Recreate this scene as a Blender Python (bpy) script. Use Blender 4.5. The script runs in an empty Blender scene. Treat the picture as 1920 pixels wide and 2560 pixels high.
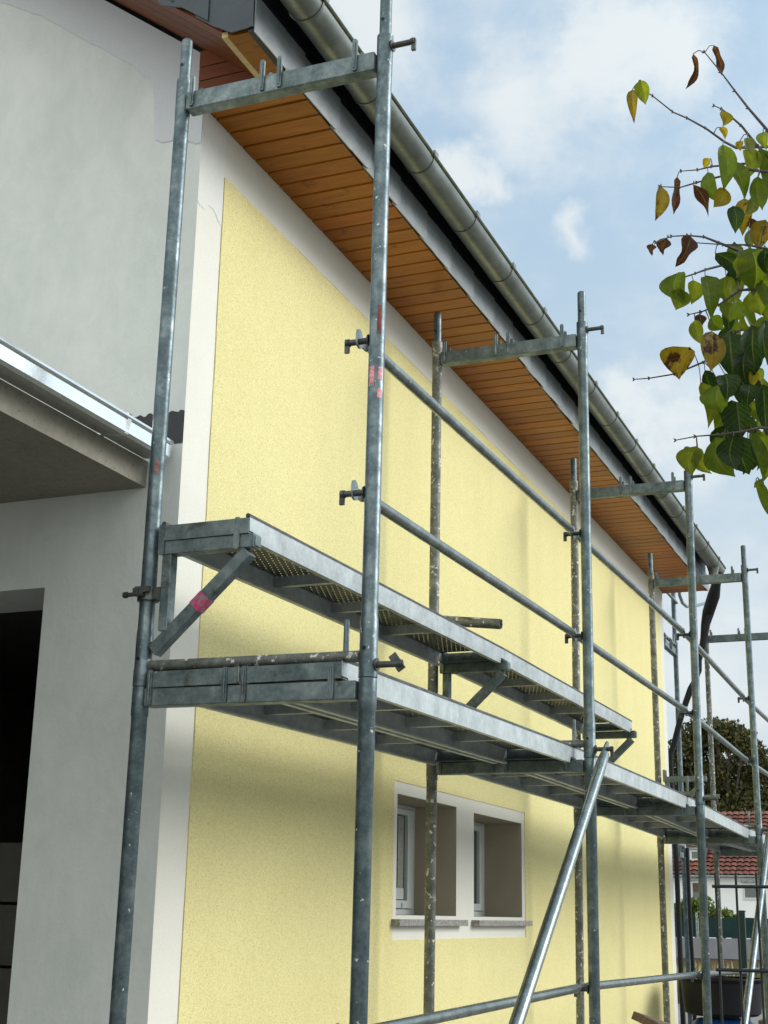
import bpy, math, random
from mathutils import Vector, Matrix, Euler
random.seed(7)
R = math.radians
sc = bpy.context.scene
col = sc.collection
GZ = -2.16          # ground level while building; everything is lifted by -GZ at the end

# ------------------------------------------------------------------ camera pose
CF = 3494.76
CPOS = Vector((-3.6021, -2.2709, -0.612))
yaw, pitch, roll = -0.3924, 0.2808, 0.0187
fwd = Vector((math.cos(yaw)*math.cos(pitch), -math.sin(yaw)*math.cos(pitch), math.sin(pitch)))
r0 = fwd.cross(Vector((0, 0, 1))).normalized()
u0 = r0.cross(fwd)
rgt = math.cos(roll)*r0 + math.sin(roll)*u0
upv = -math.sin(roll)*r0 + math.cos(roll)*u0
def raydir(u, v):
    return fwd + rgt*((u-960)/CF) - upv*((v-1280)/CF)
def at(u, v, d):                      # point at depth d along the view
    return CPOS + raydir(u, v)*d
def atax(u, v, ax, val):
    d = raydir(u, v)
    return CPOS + d*((val-CPOS[ax])/d[ax])

# ------------------------------------------------------------------ mesh helpers
WORLD = set()        # roots whose parts are written in world coordinates
class MB:
    def __init__(s):
        s.v = []; s.f = []; s.c = []; s.usec = False; s.uv = {}
    def add(s, vs, fs, c=None, uv=None):
        b = len(s.v); s.v += [tuple(x) for x in vs]
        if uv: s.uv[len(s.f)] = uv
        for f in fs:
            s.f.append(tuple(b+i for i in f)); s.c.append(c)
        if c is not None: s.usec = True
        return s
    def box(s, x0, x1, y0, y1, z0, z1, M=None, c=None):
        vs = [Vector((x, y, z)) for z in (z0, z1) for y in (y0, y1) for x in (x0, x1)]
        if M is not None: vs = [M @ p for p in vs]
        return s.add(vs, [(0, 2, 3, 1), (4, 5, 7, 6), (0, 1, 5, 4), (2, 6, 7, 3), (0, 4, 6, 2), (1, 3, 7, 5)], c)
    def quad(s, a, b, c_, d, c=None):
        return s.add([a, b, c_, d], [(0, 1, 2, 3)], c)
    def tube(s, pts, r, n=20, cap=True, c=None, sx=1.0):
        pts = [Vector(p) for p in pts]
        rs = r if isinstance(r, (list, tuple)) else [r]*len(pts)
        rings = []; ref = None
        for i, p in enumerate(pts):
            a = pts[max(i-1, 0)]; b = pts[min(i+1, len(pts)-1)]
            if (b-a).length < 1e-7:
                t = (pts[-1]-pts[0]).normalized()
            else: t = (b-a).normalized()
            if ref is None:
                ref = Vector((0, 0, 1)) if abs(t.z) < .9 else Vector((1, 0, 0))
            e = (ref - t*ref.dot(t)).normalized(); g = t.cross(e); ref = e
            rings.append([p + (e*math.cos(2*math.pi*k/n)*sx + g*math.sin(2*math.pi*k/n))*rs[i] for k in range(n)])
        vs = [q for rg in rings for q in rg]; fs = []
        for i in range(len(rings)-1):
            for k in range(n):
                k2 = (k+1) % n
                fs.append((i*n+k, i*n+k2, (i+1)*n+k2, (i+1)*n+k))
        if cap:
            fs.append(tuple(range(n-1, -1, -1))); fs.append(tuple((len(rings)-1)*n+k for k in range(n)))
        return s.add(vs, fs, c)
    def pipe(s, a, b, ro, ri, n=24):      # hollow straight tube
        a = Vector(a); b = Vector(b); t = (b-a).normalized()
        ref = Vector((0, 0, 1)) if abs(t.z) < .9 else Vector((1, 0, 0))
        e = (ref-t*ref.dot(t)).normalized(); g = t.cross(e); vs = []
        for p, r in ((a, ro), (b, ro), (b, ri), (a, ri)):
            vs += [p+(e*math.cos(2*math.pi*k/n)+g*math.sin(2*math.pi*k/n))*r for k in range(n)]
        fs = []
        for i in range(4):
            j = (i+1) % 4
            for k in range(n):
                k2 = (k+1) % n
                fs.append((i*n+k, i*n+k2, j*n+k2, j*n+k))
        return s.add(vs, fs)
    def prism(s, poly, axis, a, b, c=None):   # poly list of 2D, extruded along axis
        def mk(p, q):
            if axis == 0: return (q, p[0], p[1])
            if axis == 1: return (p[0], q, p[1])
            return (p[0], p[1], q)
        n = len(poly)
        vs = [mk(p, a) for p in poly]+[mk(p, b) for p in poly]
        fs = [tuple(range(n-1, -1, -1)), tuple(range(n, 2*n))]+[(i, (i+1) % n, n+(i+1) % n, n+i) for i in range(n)]
        return s.add(vs, fs, c)
    def build(s, name, mat, parent=None, smooth=True, loc=None, bevel=0):
        me = bpy.data.meshes.new(name)
        org = Vector(loc) if loc is not None else Vector((0, 0, 0))
        me.from_pydata([Vector(p)-org for p in s.v], [], s.f)
        me.materials.append(mat)
        if s.usec:
            ca = me.color_attributes.new('col', 'FLOAT_COLOR', 'CORNER')
            for p in me.polygons:
                c = s.c[p.index]
                if c is None: c = (1, 1, 1, 1)
                for k, li in enumerate(p.loop_indices):
                    ca.data[li].color = c[k] if isinstance(c[0], (tuple, list)) else c
        if s.uv:
            ul = me.uv_layers.new(name='leafuv')
            for p in me.polygons:
                q = s.uv.get(p.index)
                if q:
                    for k, li in enumerate(p.loop_indices): ul.data[li].uv = q[k]
        import bmesh
        bm = bmesh.new(); bm.from_mesh(me); bmesh.ops.recalc_face_normals(bm, faces=bm.faces); bm.to_mesh(me); bm.free()
        if smooth:
            me.shade_smooth(); me.set_sharp_from_angle(angle=R(35))
        o = bpy.data.objects.new(name, me); col.objects.link(o); o.location = org
        if parent is not None:
            o.parent = parent
            if parent.name in WORLD: o.location = org-parent.location
        if bevel:
            m = o.modifiers.new('bevel', 'BEVEL'); m.width = bevel; m.segments = 2; m.limit_method = 'ANGLE'; m.angle_limit = R(40)
        return o
def tag(o, label=None, cat=None, group=None, kind=None):
    if label: o['label'] = label
    if cat: o['category'] = cat
    if group: o['group'] = group
    if kind: o['kind'] = kind
    return o
def empty(name, loc, label, cat, group=None, rot=(0, 0, 0), world=False):
    o = bpy.data.objects.new(name, None); col.objects.link(o)
    if world: WORLD.add(o.name)
    o.location = loc; o.rotation_euler = rot; o.empty_display_size = .1
    return tag(o, label, cat, group)

# ------------------------------------------------------------------ materials
class NT:
    def __init__(s, name):
        s.m = bpy.data.materials.new(name); s.m.use_nodes = True
        s.t = s.m.node_tree; s.n = s.t.nodes; s.l = s.t.links
        s.b = s.n['Principled BSDF']; s.out = s.n['Material Output']
        s.tc = s.n.new('ShaderNodeTexCoord'); s.co = s.tc.outputs['Object']
    def link(s, a, b): s.l.new(a, b)
    def mapping(s, scale=(1, 1, 1), loc=(0, 0, 0), rnd=False):
        m = s.n.new('ShaderNodeMapping'); m.inputs['Scale'].default_value = scale; m.inputs['Location'].default_value = loc
        s.link(s.co, m.inputs[0])
        if rnd:
            oi = s.n.new('ShaderNodeObjectInfo'); vm = s.n.new('ShaderNodeVectorMath'); vm.operation = 'SCALE'
            cb = s.n.new('ShaderNodeCombineXYZ')
            for k in range(3): s.link(oi.outputs['Random'], cb.inputs[k])
            s.link(cb.outputs[0], vm.inputs[0]); vm.inputs[3].default_value = 50
            s.link(vm.outputs[0], m.inputs['Location'])
        return m.outputs[0]
    def noise(s, scale, detail=4, rough=.55, vec=None, dist=0):
        x = s.n.new('ShaderNodeTexNoise'); x.inputs['Scale'].default_value = scale; x.inputs['Detail'].default_value = detail
        x.inputs['Roughness'].default_value = rough; x.inputs['Distortion'].default_value = dist
        s.link(vec if vec is not None else s.co, x.inputs['Vector']); return x.outputs['Fac']
    def ramp(s, fac, stops, interp='LINEAR'):
        x = s.n.new('ShaderNodeValToRGB'); e = x.color_ramp.elements; x.color_ramp.interpolation = interp
        while len(e) < len(stops): e.new(.5)
        for k, (p, c) in enumerate(stops):
            e[k].position = p; e[k].color = (c, c, c, 1) if not isinstance(c, (tuple, list)) else (*c[:3], 1)
        s.link(fac, x.inputs[0]); return x.outputs[0]
    def mix(s, fac, a, b, mode='MIX'):
        x = s.n.new('ShaderNodeMix'); x.data_type = 'RGBA'; x.blend_type = mode
        for sock, val in ((x.inputs[0], fac), (x.inputs[6], a), (x.inputs[7], b)):
            if hasattr(val, 'links'): s.link(val, sock)
            else: sock.default_value = val if not isinstance(val, (tuple, list)) else (*val[:3], 1)
        return x.outputs[2]
    def math(s, op, a, b=0.0, clamp=False):
        x = s.n.new('ShaderNodeMath'); x.operation = op; x.use_clamp = clamp
        for sock, val in ((x.inputs[0], a), (x.inputs[1], b)):
            if hasattr(val, 'links'): s.link(val, sock)
            else: sock.default_value = val
        return x.outputs[0]
    def sep(s, vec=None):
        x = s.n.new('ShaderNodeSeparateXYZ'); s.link(vec if vec is not None else s.co, x.inputs[0]); return x.outputs
    def bump(s, h, strength=.3, dist=.01):
        x = s.n.new('ShaderNodeBump'); x.inputs['Strength'].default_value = strength; x.inputs['Distance'].default_value = dist
        s.link(h, x.inputs['Height']); s.link(x.outputs[0], s.b.inputs['Normal'])
    def set(s, col=None, rough=None, metal=None, spec=None):
        for nm, v in (('Base Color', col), ('Roughness', rough), ('Metallic', metal), ('Specular IOR Level', spec)):
            if v is None: continue
            if hasattr(v, 'links'): s.link(v, s.b.inputs[nm])
            else: s.b.inputs[nm].default_value = (*v[:3], 1) if isinstance(v, (tuple, list)) else v
        return s.m

def galv(name, dark, mid, light, metal=.75, rough=(.35, .6), splat=.70, sc_=14, dirt=None):
    t = NT(name); v = t.mapping(rnd=True)
    n1 = t.noise(sc_, 7, .65, v); n2 = t.noise(sc_*6, 3, .6, v)
    c = t.ramp(n1, [(.3, dark), (.5, mid), (.72, light)])
    c = t.mix(.18, c, t.ramp(n2, [(.35, dark), (.65, light)]))
    if dirt:
        c = t.mix(t.ramp(t.noise(9, 8, .7, v, .6), [(.57, 0), (.65, .75)]), c, dirt)
    sp = t.ramp(t.noise(38, 6, .62, v), [(splat, 0), (splat+.02, 1)])
    c = t.mix(sp, c, (.62, .62, .58))
    t.bump(t.noise(sc_*5, 5, .6, v), .25, .002)
    m = t.math('SUBTRACT', metal, sp, True)
    return t.set(c, t.ramp(n1, [(.3, rough[1]), (.7, rough[0])]), m)
M = {}
M['tube'] = galv('galvanised_tube', (.040, .064, .076), (.092, .130, .147), (.23, .28, .295), .6, (.30, .52), .665)
M['tube_worn'] = galv('worn_tube', (.06, .07, .062), (.14, .15, .135), (.30, .31, .28), .45, (.45, .7), .60, 18, (.05, .045, .03))
M['rail'] = galv('rail_zinc', (.12, .145, .14), (.20, .235, .23), (.36, .40, .39), .8, (.20, .36), .72)
M['deck'] = galv('deck_steel', (.27, .31, .325), (.42, .465, .475), (.60, .645, .65), .3, (.36, .5), .76, 10)
M['frame_box'] = galv('frame_box', (.055, .082, .09), (.125, .165, .175), (.27, .32, .33), .5, (.38, .6), .69, 12, (.06, .058, .04))
M['bolt'] = galv('dark_fitting_and_edge_shade', (.03, .033, .033), (.065, .07, .07), (.13, .14, .13), .6, (.4, .6), .8)
M['new_zinc'] = galv('bright_zinc', (.66, .70, .72), (.76, .80, .81), (.85, .88, .88), .9, (.14, .24), .95, 5)

def perforated():
    t = NT('perforated_steel'); v = t.mapping(rnd=True)
    c = t.ramp(t.noise(9, 6, .6, v), [(.3, (.07, .072, .06)), (.6, (.14, .145, .125)), (.75, (.2, .205, .19))])
    s = t.sep()
    px, py = .030, .021
    fx = t.math('DIVIDE', s[0], px); row = t.math('FLOOR', fx)
    off = t.math('MULTIPLY', t.math('MODULO', t.math('ABSOLUTE', row), 2.0), .5)
    a = t.math('SUBTRACT', t.math('FRACT', t.math('ADD', fx, 100.0)), .5)
    b = t.math('SUBTRACT', t.math('FRACT', t.math('ADD', t.math('ADD', t.math('DIVIDE', s[1], py), off), 100.0)), .5)
    d = t.math('SQRT', t.math('ADD', t.math('POWER', t.math('MULTIPLY', a, px/.0023), 2.0), t.math('POWER', t.math('MULTIPLY', b, py/.0023), 2.0)))
    hole = t.math('LESS_THAN', d, 1.0)
    rim = t.math('LESS_THAN', d, 1.7)
    c = t.mix(rim, c, (.26, .27, .26))
    t.set(c, .5, .5)
    tr = t.n.new('ShaderNodeBsdfTransparent'); mx = t.n.new('ShaderNodeMixShader')
    t.link(hole, mx.inputs[0]); t.link(t.b.outputs[0], mx.inputs[1]); t.link(tr.outputs[0], mx.inputs[2]); t.link(mx.outputs[0], t.out.inputs[0])
    return t.m
M['perf'] = perforated()

def plaster(name, base, var, grain=220, bs=.35, bd=.002, gvar=.12, rough=.9, big=1.1, streak=0):
    t = NT(name)
    big_ = t.noise(big, 5, .6); g = t.noise(grain, 4, .6, None, 1.2)
    c = t.mix(t.ramp(big_, [(.35, 0), (.68, 1)]), base, var)
    k = t.ramp(g, [(.36, 1-gvar*1.6), (.52, 1.0), (.66, 1.0+gvar*.25)])
    c = t.mix(1.0, c, k, 'MULTIPLY')
    if streak:
        st = t.noise(1.0, 5, .6, t.mapping((2.6, 1, .16)), .4)
        c = t.mix(1.0, c, t.ramp(st, [(.33, 1-.16*streak), (.5, 1.0), (.7, 1-.10*streak)]), 'MULTIPLY')
        bl = t.noise(3.1, 6, .65)
        c = t.mix(1.0, c, t.ramp(bl, [(.35, (1-.09*streak, 1-.11*streak, 1-.20*streak)), (.55, 1.0)]), 'MULTIPLY')
    t.bump(t.math('ADD', g, t.math('MULTIPLY', t.noise(grain*.25, 4), .5)), bs, bd)
    return t.set(c, rough, 0, .25)
M['yellow'] = plaster('yellow_scratch_render', (.80, .735, .375), (.775, .705, .345), 210, .8, .0035, .17, big=.6, streak=.2)
M['white'] = plaster('cream_plaster', (.73, .725, .665), (.67, .665, .605), 180, .2, .001, .05)
def trowelled():
    t = NT('grey_trowelled_plaster')
    v = t.mapping((1, 1.3, .8)); n = t.noise(1.3, 6, .6, v, .5); g = t.noise(5, 8, .7, v, .3); f = t.noise(110, 3)
    c = t.ramp(n, [(.3, (.555, .595, .585)), (.5, (.625, .665, .655)), (.7, (.70, .73, .72))])
    c = t.mix(.36, c, t.ramp(g, [(.35, (.52, .56, .555)), (.65, (.72, .75, .74))]))
    # scattered trowel scratches
    sm = t.mapping((30, 4, 16)); sc2 = t.noise(2.2, 2, .5, sm, 3)
    c = t.mix(t.ramp(sc2, [(.70, 0), (.74, .35)]), c, (.80, .80, .76))
    t.bump(t.math('ADD', t.math('MULTIPLY', g, 2.5), t.math('MULTIPLY', f, .25)), .2, .012)
    return t.set(c, .9, 0, .2)
M['grey'] = trowelled()
M['primer'] = plaster('primer_coat', (.60, .63, .675), (.57, .60, .645), 160, .15, .001, .04)
def concrete(name, a, b, pores=True):
    t = NT(name); n = t.noise(2.2, 8, .65); g = t.noise(40, 4)
    c = t.ramp(n, [(.3, a), (.7, b)]); c = t.mix(.25, c, t.ramp(g, [(.4, a), (.6, b)]))
    if pores:
        vo = t.n.new('ShaderNodeTexVoronoi'); vo.inputs['Scale'].default_value = 38; t.link(t.co, vo.inputs['Vector'])
        c = t.mix(t.ramp(vo.outputs['Distance'], [(.09, .75), (.14, 0)]), c, (.06, .055, .045))
    t.bump(g, .3, .003); return t.set(c, .85, 0, .25)
M['concrete'] = concrete('fair_faced_concrete', (.20, .19, .155), (.30, .285, .24))
M['greywall'] = concrete('grey_wall', (.20, .205, .235), (.26, .265, .295), False)
def simple(name, c, rough=.6, metal=0, var=.15, sc_=8, bs=.15, spec=.5):
    t = NT(name); n = t.noise(sc_, 5, .6, t.mapping(rnd=True))
    a = tuple(x*(1-var) for x in c); b = tuple(min(1, x*(1+var)) for x in c)
    t.bump(t.noise(sc_*8, 3), bs, .002)
    return t.set(t.ramp(n, [(.3, a), (.7, b)]), rough, metal, spec)
M['bitumen_and_shade'] = simple('bitumen_and_shade', (.012, .014, .02), .55, 0, .4, 20, .5)
def wood(name, a, b, knots=True, rough=.42, coat=.05):
    t = NT(name); v = t.mapping((60, 3.5, 60)); n = t.noise(1.6, 6, .6, v, .6)
    c = t.ramp(n, [(.3, a), (.7, b)])
    att = t.n.new('ShaderNodeAttribute'); att.attribute_name = 'col'
    c = t.mix(1.0, c, att.outputs['Color'], 'MULTIPLY')
    if knots:
        k = t.ramp(t.noise(9, 4, .6, t.mapping((1.6, .9, 1))), [(.63, 0), (.71, .6)])
        c = t.mix(k, c, tuple(x*.3 for x in a))
    t.bump(n, .15, .002); m = t.set(c, rough, 0, .22); t.b.inputs['Coat Weight'].default_value = coat; t.b.inputs['Coat Roughness'].default_value = .25
    return m
M['soffit'] = wood('varnished_pine', (.27, .080, .001), (.43, .148, .002))
M['verge'] = wood('mahogany_boards', (.15, .042, .010), (.21, .062, .015), False, .45, .05)
M['batten'] = wood('raw_batten', (.60, .45, .22), (.72, .56, .30), True, .7, 0)
def slate(name='slate', ca=(.012, .024, .038), cb=(.028, .044, .060)):
    t = NT(name); n = t.noise(7, 8, .7, None, .6); f = t.noise(55, 6, .7, None, .8)
    c = t.ramp(n, [(.3, ca), (.7, cb)])
    t.bump(t.math('ADD', n, t.math('MULTIPLY', f, .6)), .55, .006)
    return (t.set(c, t.ramp(f, [(.3, .46), (.7, .34)]), 0, .42), t.b.inputs['Coat Weight'].__setattr__('default_value', .0), t.b.inputs['Coat Roughness'].__setattr__('default_value', .38), t.b.inputs['IOR'].__setattr__('default_value', 1.62), t.b.inputs['Coat IOR'].__setattr__('default_value', 1.8), t.m)[-1]
M['slate'] = slate()
M['sheen_slate'] = slate('fascia_slate_painted_sheen', (.19, .215, .235), (.31, .34, .365))  # slate lightened: reflected sky and sun sheen put into the colour
M['gutter'] = galv('weathered_zinc_gutter', (.105, .12, .11), (.165, .185, .17), (.26, .28, .265), .5, (.25, .42), .80, 5)
M['moss'] = simple('mossy_edge', (.045, .055, .022), .9, 0, .5, 30, .5)
M['pvc'] = simple('white_pvc', (.58, .62, .62), .35, 0, .04, 4, .05)
def glass():
    t = NT('dark_glass'); return t.set((.02, .045, .045), .06, 0, .9)
M['glass'] = glass()
def film():
    t = NT('protective_film'); s = t.sep(); v = t.mapping((1, 1, 1)); n = t.noise(90, 3, .6, t.mapping((6, 1, 1)))
    c = t.ramp(n, [(.50, (.34, .35, .32)), (.56, (.34, .35, .32)), (.58, (.08, .08, .08))], 'LINEAR'); return t.set(c, .5)
M['film'] = film()
def granite():
    t = NT('granite'); n = t.noise(60, 4, .7, None, .5); n2 = t.noise(170, 2, .6)
    c = t.ramp(n, [(.38, (.09, .085, .08)), (.5, (.22, .21, .20)), (.62, (.42, .41, .39))]); c = t.mix(.4, c, t.ramp(n2, [(.4, (.1, .1, .1)), (.6, (.5, .5, .48))]))
    t.bump(n, .5, .004); return t.set(c, .55)
M['granite'] = granite()
M['green_steel'] = simple('dark_green_coated_wire', (.004, .009, .012), .6, 0, .2, 10, .1)
M['green_post'] = simple('dark_green_post', (.006, .028, .022), .5)
M['screen'] = simple('green_privacy_mesh', (.003, .028, .026), .9, 0, .35, 3, .2)
M['hose'] = simple('black_plastic', (.008, .009, .012), .5, 0, .3, 10, .3, .3)
M['tub'] = simple('black_tub_plastic', (.006, .007, .012), .6, 0, .2, 6, .1, .25)
M['blue'] = simple('blue_barrel_plastic', (.008, .055, .24), .4, 0, .25, 6, .1)
def planks():
    t = NT('rough_timber'); v = t.mapping((3, 40, 40)); n = t.noise(2, 6, .6, v, .5)
    return (t.bump(n, .4, .004), t.set(t.ramp(n, [(.3, (.085, .055, .035)), (.7, (.21, .15, .10))]), .85))[1]
M['timber'] = planks()
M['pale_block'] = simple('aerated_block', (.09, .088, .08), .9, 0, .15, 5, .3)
M['orange_paint'] = simple('red_marking', (.24, .10, .085), .6, 0, .5, 60, .1)
M['sticker'] = simple('faded_sticker', (.75, .28, .32), .6, 0, .5, 90, .1)
def worn_tape():
    t = NT('worn_red_tape'); n = t.noise(75, 5, .65)
    c = t.ramp(n, [(.42, (.52, .03, .15)), (.50, (.45, .05, .14)), (.56, (.20, .20, .21))])
    return t.set(c, .5)
M['sticker2'] = worn_tape()
M['redtape'] = simple('reflective_tape_red', (.60, .01, .04), .4, 0, .2, 60, .1)
M['smear'] = simple('oxide_red_smear', (.16, .035, .03), .7, 0, .5, 40, .1)
def ground():
    t = NT('gravel_ground'); n = t.noise(.6, 8, .7); f = t.noise(30, 6, .7)
    c = t.ramp(n, [(.3, (.18, .175, .15)), (.7, (.28, .27, .24))]); c = t.mix(.4, c, t.ramp(f, [(.35, (.10, .09, .07)), (.65, (.30, .28, .25))]))
    t.bump(f, .6, .02); return t.set(c, .95)
M['ground'] = ground()
def leafmat(name, trans=.45, patch=True):
    t = NT(name)
    att = t.n.new('ShaderNodeAttribute'); att.attribute_name = 'col'
    c = att.outputs['Color']
    n = t.noise(55 if patch else 3, 4, .6)
    c = t.mix(1.0, c, t.ramp(n, [(.3, .72), (.7, 1.2)]), 'MULTIPLY')
    if patch:
        th = t.math('ADD', t.noise(32, 5, .65), att.outputs['Alpha'])
        c = t.mix(t.ramp(th, [(.80, 0), (.86, 1)]), c, (.055, .018, .012))
    if patch:
        uvn = t.n.new('ShaderNodeUVMap'); uvn.uv_map = 'leafuv'; su = t.sep(uvn.outputs[0])
        ph = t.math('SUBTRACT', t.math('MULTIPLY', su[1], 7.0), t.math('MULTIPLY', su[0], 2.2))
        ln = t.math('ABSOLUTE', t.math('SUBTRACT', t.math('FRACT', t.math('ADD', ph, 10.0)), .5))
        vn = t.ramp(ln, [(.0, 1), (.07, .0)]); mr = t.ramp(su[0], [(.0, 1), (.07, 0)])
        vv = t.math('MAXIMUM', t.math('MULTIPLY', vn, .45), mr)
        c = t.mix(t.math('MULTIPLY', vv, .55), c, (.30, .33, .12))
        hh = t.math('ADD', n, t.math('MULTIPLY', vv, -1.2)); t.bump(hh, .5, .003)
    else: t.bump(n, .3, .002)
    t.set(c, .45, 0, .35)
    tr = t.n.new('ShaderNodeBsdfTranslucent'); t.link(t.mix(1.0, c, (1.25, 1.15, .5), 'MULTIPLY'), tr.inputs[0]); mx = t.n.new('ShaderNodeMixShader'); mx.inputs[0].default_value = trans
    t.link(t.b.outputs[0], mx.inputs[1]); t.link(tr.outputs[0], mx.inputs[2]); t.link(mx.outputs[0], t.out.inputs[0])
    return t.m
M['leaf'] = leafmat('leaf', .58); M['farleaf'] = leafmat('far_leaf', .25, False)
M['bark'] = simple('twig_bark', (.07, .055, .055), .7, 0, .3, 60, .4)
def tiles():
    t = NT('red_clay_tiles')
    att = t.n.new('ShaderNodeAttribute'); att.attribute_name = 'col'
    c = t.mix(1.0, t.ramp(t.noise(2, 5), [(.3, (.14, .052, .038)), (.7, (.25, .09, .06))]), att.outputs['Color'], 'MULTIPLY')
    return t.set(c, .7)
M['tiles'] = tiles()
M['housewhite'] = simple('white_house_render', (.84, .87, .88), .9, 0, .03, .6, .1)
M['shutter'] = simple('brown_shutter', (.09, .065, .06), .6)
M['dark'] = simple('dark_room', (.03, .03, .035), .9)
M['inner'] = simple('added_shade_wall_grey', (.10, .10, .09), .9)

# ------------------------------------------------------------------ setting
g = MB(); g.quad((-400, -400, GZ), (400, -400, GZ), (400, 400, GZ), (-400, 400, GZ))
tag(g.build('ground', M['ground'], smooth=False), kind='structure')

# ------------------------------------------------------------------ the house under work
XC, XF, WY, ZS = .503, 9.31, .212, 2.371      # near corner, far corner, facade plane, soffit height
FY = -.184                                    # fascia plane
XV, XV2 = .155, 9.42                          # verge planes
house = empty('house', (XC, WY, GZ), 'house with yellow rendered long wall, grey gable, varnished wooden eaves and slate fascia', 'house', world=True)
HB = 9.0      # back of the house in y
WO = [(2.64, 3.48, -.61, -.058), (3.765, 4.655, -.61, -.068)]
BX0, BX1, BZ0, BZ1 = 2.59, 4.715, -.72, 0.0

def holed(mb, xs, zs, y, hole):
    for i in range(len(xs)-1):
        for k in range(len(zs)-1):
            xm = (xs[i]+xs[i+1])/2; zm = (zs[k]+zs[k+1])/2
            if any(h[0] < xm < h[1] and h[2] < zm < h[3] for h in hole): continue
            mb.quad((xs[i], y, zs[k]), (xs[i+1], y, zs[k]), (xs[i+1], y, zs[k+1]), (xs[i], y, zs[k+1]))
# base wall (cream), with window holes and reveals
w = MB()
YB = WY+.004
xs = [XC+.0005, 2.64, 3.48, 3.765, 4.655, XF]; zs = [GZ, -.61, -.068, -.058, ZS+.02]
holed(w, xs, zs, YB, [(2.64, 3.48, -.61, -.058), (3.765, 4.655, -.61, -.068)])
holed(w, xs, zs, WY+.40, [])
w.build('wall', M['white'], house, smooth=False)
M['reveal'] = plaster('brownish_reveal_plaster', (.42, .375, .285), (.36, .32, .245), 160, .2, .001, .05)  # browner and darker than the cream wall plaster
for (a, b, c_, d) in WO:
    Y2 = WY+.27; w = MB()
    w.quad((a, YB, c_), (a, Y2, c_), (a, Y2, d), (a, YB, d)); w.quad((b, YB, c_), (b, Y2, c_), (b, Y2, d), (b, YB, d))
    w.quad((a, YB, d), (b, YB, d), (b, Y2, d), (a, Y2, d)); w.quad((a, YB, c_), (b, YB, c_), (b, Y2, c_), (a, Y2, c_))
    w.build('window_reveal', M['reveal'], house, smooth=False)
# yellow render panel, proud of the cream base
yr = MB()
holed(yr, [.740, BX0, BX1, 9.09], [GZ+.3, BZ0, BZ1, 2.126], WY, [(BX0, BX1, BZ0, BZ1)])
def jit(n, a): 
    o = [0.0]
    for _ in range(n): o.append(max(-a, min(a, o[-1]+random.uniform(-a*.5, a*.5))))
    return o
for (x_a, x_b) in ((.700, .740), (9.13, 9.09)):
    nn = 150; jj = jit(nn, .0022); zs_ = [GZ+.3+(2.166-GZ-.3)*i/nn for i in range(nn+1)]
    for i in range(nn):
        yr.quad((x_a+jj[i], WY, zs_[i]), (x_a+jj[i+1], WY, zs_[i+1]), (x_b, WY, zs_[i+1]), (x_b, WY, zs_[i]))
nn = 300; jj = jit(nn, .0022); xs_ = [.74+(9.09-.74)*i/nn for i in range(nn+1)]
for i in range(nn): yr.quad((xs_[i], WY, 2.166+jj[i]), (xs_[i+1], WY, 2.166+jj[i+1]), (xs_[i+1], WY, 2.126), (xs_[i], WY, 2.126))
for a, b in (((.7, GZ+.3), (.7, 2.166)), ((.7, 2.166), (9.13, 2.166)), ((9.13, GZ+.3), (9.13, 2.166)), ((BX0, BZ0), (BX0, BZ1)), ((BX0, BZ1), (BX1, BZ1)), ((BX1, BZ0), (BX1, BZ1)), ((BX0, BZ0), (BX1, BZ0))):
    yr.quad((a[0], WY, a[1]), (b[0], WY, b[1]), (b[0], YB, b[1]), (a[0], YB, a[1]))
tag(yr.build('yellow_render', M['yellow'], house, smooth=False), 'yellow scratch render field of the long wall')
fc = MB(); low = [(XC+.002+i*.012, 1.975+random.uniform(-.006, .006)-.02*math.sin(i*.5)) for i in range(17)]
fc.add([(a, YB-.0012, b) for a, b in low]+[(XC+.195, YB-.0012, ZS), (XC+.002, YB-.0012, ZS)], [tuple(range(len(low)+2))])
tag(fc.build('fresh_coat', plaster('fresh_coat', (.69, .70, .685), (.67, .68, .665), 180, .2, .001, .04), house, smooth=False), 'paler second coat on the top of the corner band')
# gable wall with doorway, pitched top
PIT = math.tan(R(37.5))
def rake(y): return 2.59+PIT*(y-WY)
gw = MB()
T = .33
DY0, DY1, DZ1 = .752, 1.95, .507
def gpoly(pts, x): gw.add([(x, p[0], p[1]) for p in pts], [tuple(range(len(pts)))])
YR = 5.2
for x in (XC, XC+T):
    a = WY if x == XC else WY+.38
    gpoly([(a, GZ), (DY0, GZ), (DY0, DZ1), (DY0, rake(DY0)), (a, rake(a))], x)
    gpoly([(DY0, DZ1), (DY1, DZ1), (DY1, rake(DY1)), (DY0, rake(DY0))], x)
    gpoly([(DY1, GZ), (HB, GZ), (HB, rake(YR)-PIT*(HB-YR)), (YR, rake(YR)), (DY1, rake(DY1))], x)
for y in (DY0, DY1): gw.quad((XC, y, GZ), (XC+T, y, GZ), (XC+T, y, DZ1), (XC, y, DZ1))
gw.quad((XC, DY0, DZ1), (XC+T, DY0, DZ1), (XC+T, DY1, DZ1), (XC, DY1, DZ1))
gw.build('gable_wall', M['grey'], house, smooth=False)
sh = MB()   # far gable, rear wall, inner ceiling and partition
sh.add([(XF, WY+.004, GZ), (XF, HB, GZ), (XF, HB, rake(YR)-PIT*(HB-YR)), (XF, YR, rake(YR)), (XF, WY+.004, rake(WY))], [(0, 1, 2, 3, 4)])
sh.quad((XC, HB, GZ), (XF, HB, GZ), (XF, HB, rake(YR)-PIT*(HB-YR)), (XC, HB, rake(YR)-PIT*(HB-YR)))
sh.build('rear_wall', M['white'], house, smooth=False)
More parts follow.
